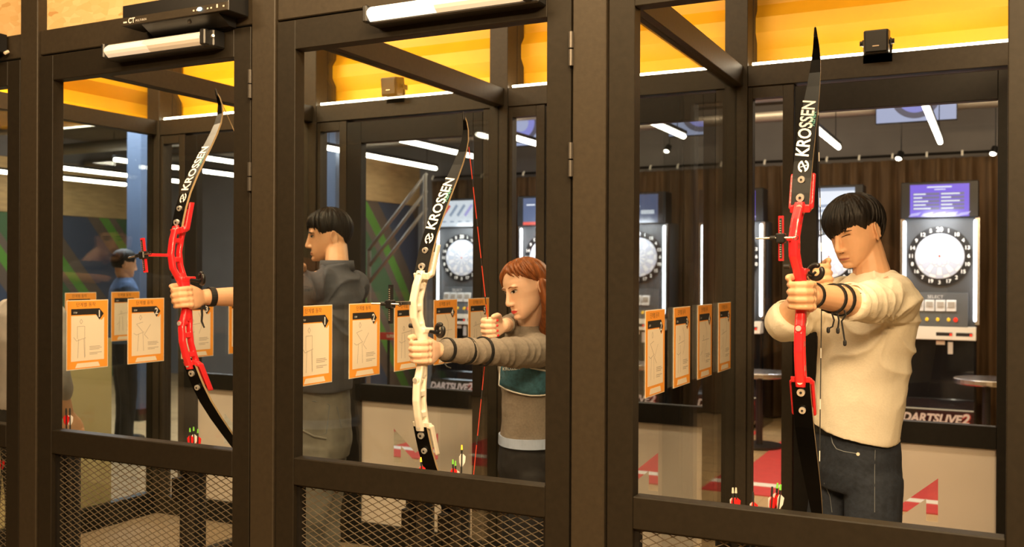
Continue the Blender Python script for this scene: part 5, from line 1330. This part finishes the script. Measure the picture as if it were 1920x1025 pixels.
    n = len(topl); Fc = [(r * n + k, (r + 1) * n + k, (r + 1) * n + k + 1, r * n + k + 1) for r in range(R_) for k in range(n - 1)]
    go = MB().add(P, Fc).build('chest_guard', 'guard_teal', root, smooth=True)
    md = go.modifiers.new('solid', 'SOLIDIFY'); md.thickness = .004
    guard_edge(topl, .0035, 'white', 'trim', go); guard_edge(botl, .0035, 'white', 'trim', go); guard_edge([topl[0], (937, 700), botl[0]], .0030, 'white', 'trim', go)
    v, f = text2d('KROSSEN', 9, align='LEFT'); mm = MB(); mm.add([on(942 + x * .85, 692 - y - x * .06, .011) for x, y in v], f); mm.build('lettering', 'white', go)
    # shirt hem and black trousers
    hb = MB(); body_loft(hb, [(V((pel.x, pel.y, .835)), .140, .116), (V((pel.x, pel.y, .872)), .139, .115)], lat, c, e=2.1); hb.build('undershirt_hem', 'pale_blue', root, smooth=False)
    legs(root, V((pel.x, pel.y, .78)), lat, c, 'black_cloth', 'trousers', .1, .132, .112, .85, (V((pel.x, pel.y, ZB)) + lat * .11, V((pel.x, pel.y, ZB)) - lat * .11), rad=(.082, .062, .045), voxel=.007)
    # pouch
    P = [on(x, y, .012) for x, y in ((955, 745), (1030, 752), (1030, 772), (953, 764))]
    gd = MB()
    for t_, r in ((.28, .049), (.55, .044), (.86, .038)): gd = MB(); band(gd, LE, wl_, LE.lerp(wl_, t_), r, .0055); gd.build('arm_strap', 'strap', root)
    o = MB().tube([W(833, 680, 2.62), W(838, 687, 2.62), W(846, 690, 2.62)], .0026, 6).build('guard_cord', 'strap', root)

# ------------------------------------------------------------------ man seen from behind
def man_back():
    c = V((-0.93, -0.36, 0)).normalized(); lat = V((-c.y, c.x, 0))
    N = W(632, 500, 3.28); pel = W(604, 812, 3.28)
    root = tag(empty('person', (pel.x, pel.y, ZB)), 'man in a slate shirt and grey jeans seen from behind through the glass', 'person', 'archers in the booths')
    F = V((0, -1, 0)); U = V((math.sin(math.radians(-8)), 0, math.cos(math.radians(-8)))); O = V((math.cos(math.radians(-8)), 0, -math.sin(math.radians(-8))))
    LS = W(600, 528, 3.14); RS = W(662, 532, 3.46); RE = W(664, 545, 3.68); rh = H1
    wl_ = None
    Mh = head_matrix(W(618, 443, 3.36), math.radians(-48), math.radians(3), math.radians(0), .92)
    sk = MB(); add_head(sk, Mh)
    limb_tube(sk, [Mh @ V((0, .028, -.045)), N.lerp(Mh @ V((0, .03, -.05)), .4), N + V((0, 0, -.05))], [.048, .049, .064])
    body_loft(sk, [(pel + V((0, 0, .15)), .09, .06), (N + V((0, 0, -.25)), .10, .06), (N + V((0, 0, -.08)), .11, .05)], lat, c)
    wl_ = add_hand(sk, G1 + V((0, .004, -.002)), F, U, O, None)
    LE = LS.lerp(wl_, .5) + V((0.02, 0, -.03))
    limb_tube(sk, [LS, LE, LE.lerp(wl_, .4), wl_], [.048, .042, .040, .029])
    Fr = (rh - RE).normalized(); Ur = (V((0, 0, 1)) - Fr * Fr.z).normalized(); Or = V((-1, 0, 0))
    wr_ = add_hand(sk, rh, Fr, Ur, Or, None)
    limb_tube(sk, [RS, RE, wr_], [.048, .042, .028])
    me = fuse(sk, 0.0038, 3); carve_head(me, Mh); me.materials.append(M['skin_c']); obj('body', me, root)
    face_features(root, me, Mh, 'lip_m')
    def lim(az):
        a = abs(math.degrees(az))
        if a < 50: return .048 - .012 * a / 50
        if a < 68: return .036 - .036 * (a - 50) / 18
        if a < 108: return .010 + .012 * math.sin((a - 68) / 40 * math.pi)
        return .010 - .060 * min(1, (a - 108) / 30)
    hair_cap('hair', 'hair_black', root, Mh, lim, lambda az, el: .014 + .006 * max(0, math.sin(el)), 6.6, strands=60, spread=1.5)
    hair_locks('hair_locks', 'hair_black', root, Mh, lim, [-1.0 + .15 * k for k in range(14)], .015, 9, drift=.15)
    sm = MB(); hem = W(608, 730, 3.28); ax = lambda t: hem.lerp(N, t)
    body_loft(sm, [(hem, .150, .115), (ax(.2), .152, .115), (ax(.5), .168, .122), (ax(.78), .182, .118), (ax(.92), .145, .09), (ax(.98), .085, .066), (ax(1.02), .066, .060)], lat, c, e=2.2)
    limb_tube(sm, [LS + (N - LS) * .3 + V((0, 0, -.04)), LS + V((0, 0, -.02)), LS.lerp(LE, .6), LE.lerp(wl_, .05)], [.078, .072, .062, .052])
    limb_tube(sm, [RS + (N - RS) * .3 + V((0, 0, -.04)), RS + V((0, 0, -.01)), RE, RE.lerp(wr_, .6)], [.078, .072, .058, .046])
    ms = fuse(sm, .006, 5); wrinkle(ms, .006, 9, 7.7, (1, 1, .8)); folds(ms, LS.lerp(N, .2) + V((0, 0, -.12)), ray(620, 560), V((0, 0, -1)), .007, .34, 5, 5.0); ms.materials.append(M['slate_shirt']); so = obj('shirt', ms, root)
    col_ = MB(); rings = []
    for k in range(30):
        a = 2 * math.pi * k / 30; o = lat * math.cos(a) * .068 + c * math.sin(a) * .064; n = o.normalized(); z0 = N + V((0, 0, -.012)) + (Mh @ V((0, .028, -.045)) - N) * .1
        rings.append([z0 + o + n * .012 + V((0, 0, -.012)), z0 + o + n * .006 + V((0, 0, .030)), z0 + o + V((0, 0, .030)), z0 + o + V((0, 0, -.012))])
    col_.loft(rings, closed=True).build('collar', 'slate_shirt', so, smooth=True)
    lo, lm = legs(root, pel, lat, c, 'jeans_grey', 'jeans', .1, .15, .118, hem.z + .04, (V((pel.x, pel.y, ZB)) + lat * .17, V((pel.x, pel.y, ZB)) - lat * .13), rad=(.090, .070, .060), voxel=.006, seed=9)
    bj = project_on(lm)
    def on(px, py, lift=.0015):
        d = ray(px, py).normalized(); h = bj.ray_cast(CL, d); return (h[0] - d * lift) if h[0] else W(px, py, 3.2)
    for pts in ([(562, 748), (566, 800), (584, 818), (612, 812), (618, 760)], [(562, 748), (590, 752), (618, 758)], [(556, 736), (600, 738), (655, 752)], [(632, 762), (640, 800), (655, 805)]):
        MB().tube([on(x, y) for x, y in pts], .0018, 6).build('pocket_seam', 'stitch', lo)
    MB().tube([on(x, y, .004) for x, y in ((566, 806), (590, 818), (612, 822))], .005, 6).build('fold', 'jeans_grey', lo)
    gd = MB(); band(gd, LE, wl_, LE.lerp(wl_, .90), .034, .011); gd.build('wrist_strap', 'strap', root)
    gd = MB(); band(gd, LE, wl_, LE.lerp(wl_, .16), .050, .016); gd.build('elbow_strap', 'strap', root)
    MB().tube([W(378, 570, 2.62), W(379, 590, 2.62), W(378, 602, 2.62), W(383, 614, 2.62)], [.005, .004, .004, .003], 6).build('strap_end', 'strap', root)
man_cream(); woman(); man_back()
p = W(112, 700, 3.25)
standing_person('man in a grey shirt in the leftmost booth, almost hidden by the door frame', (W(57, 520, 2.86).x, 2.86, ZB), math.radians(175), 1.52, 'grey_shirt', 'black_cloth', 'skin_c')
p = W(232, 700, 5.9)
standing_person('person in a blue denim shirt and dark trousers standing beyond the glass end wall', (p.x, 5.9, 0), math.radians(150), 1.70, 'denim_blue', 'black_cloth', 'skin_c')
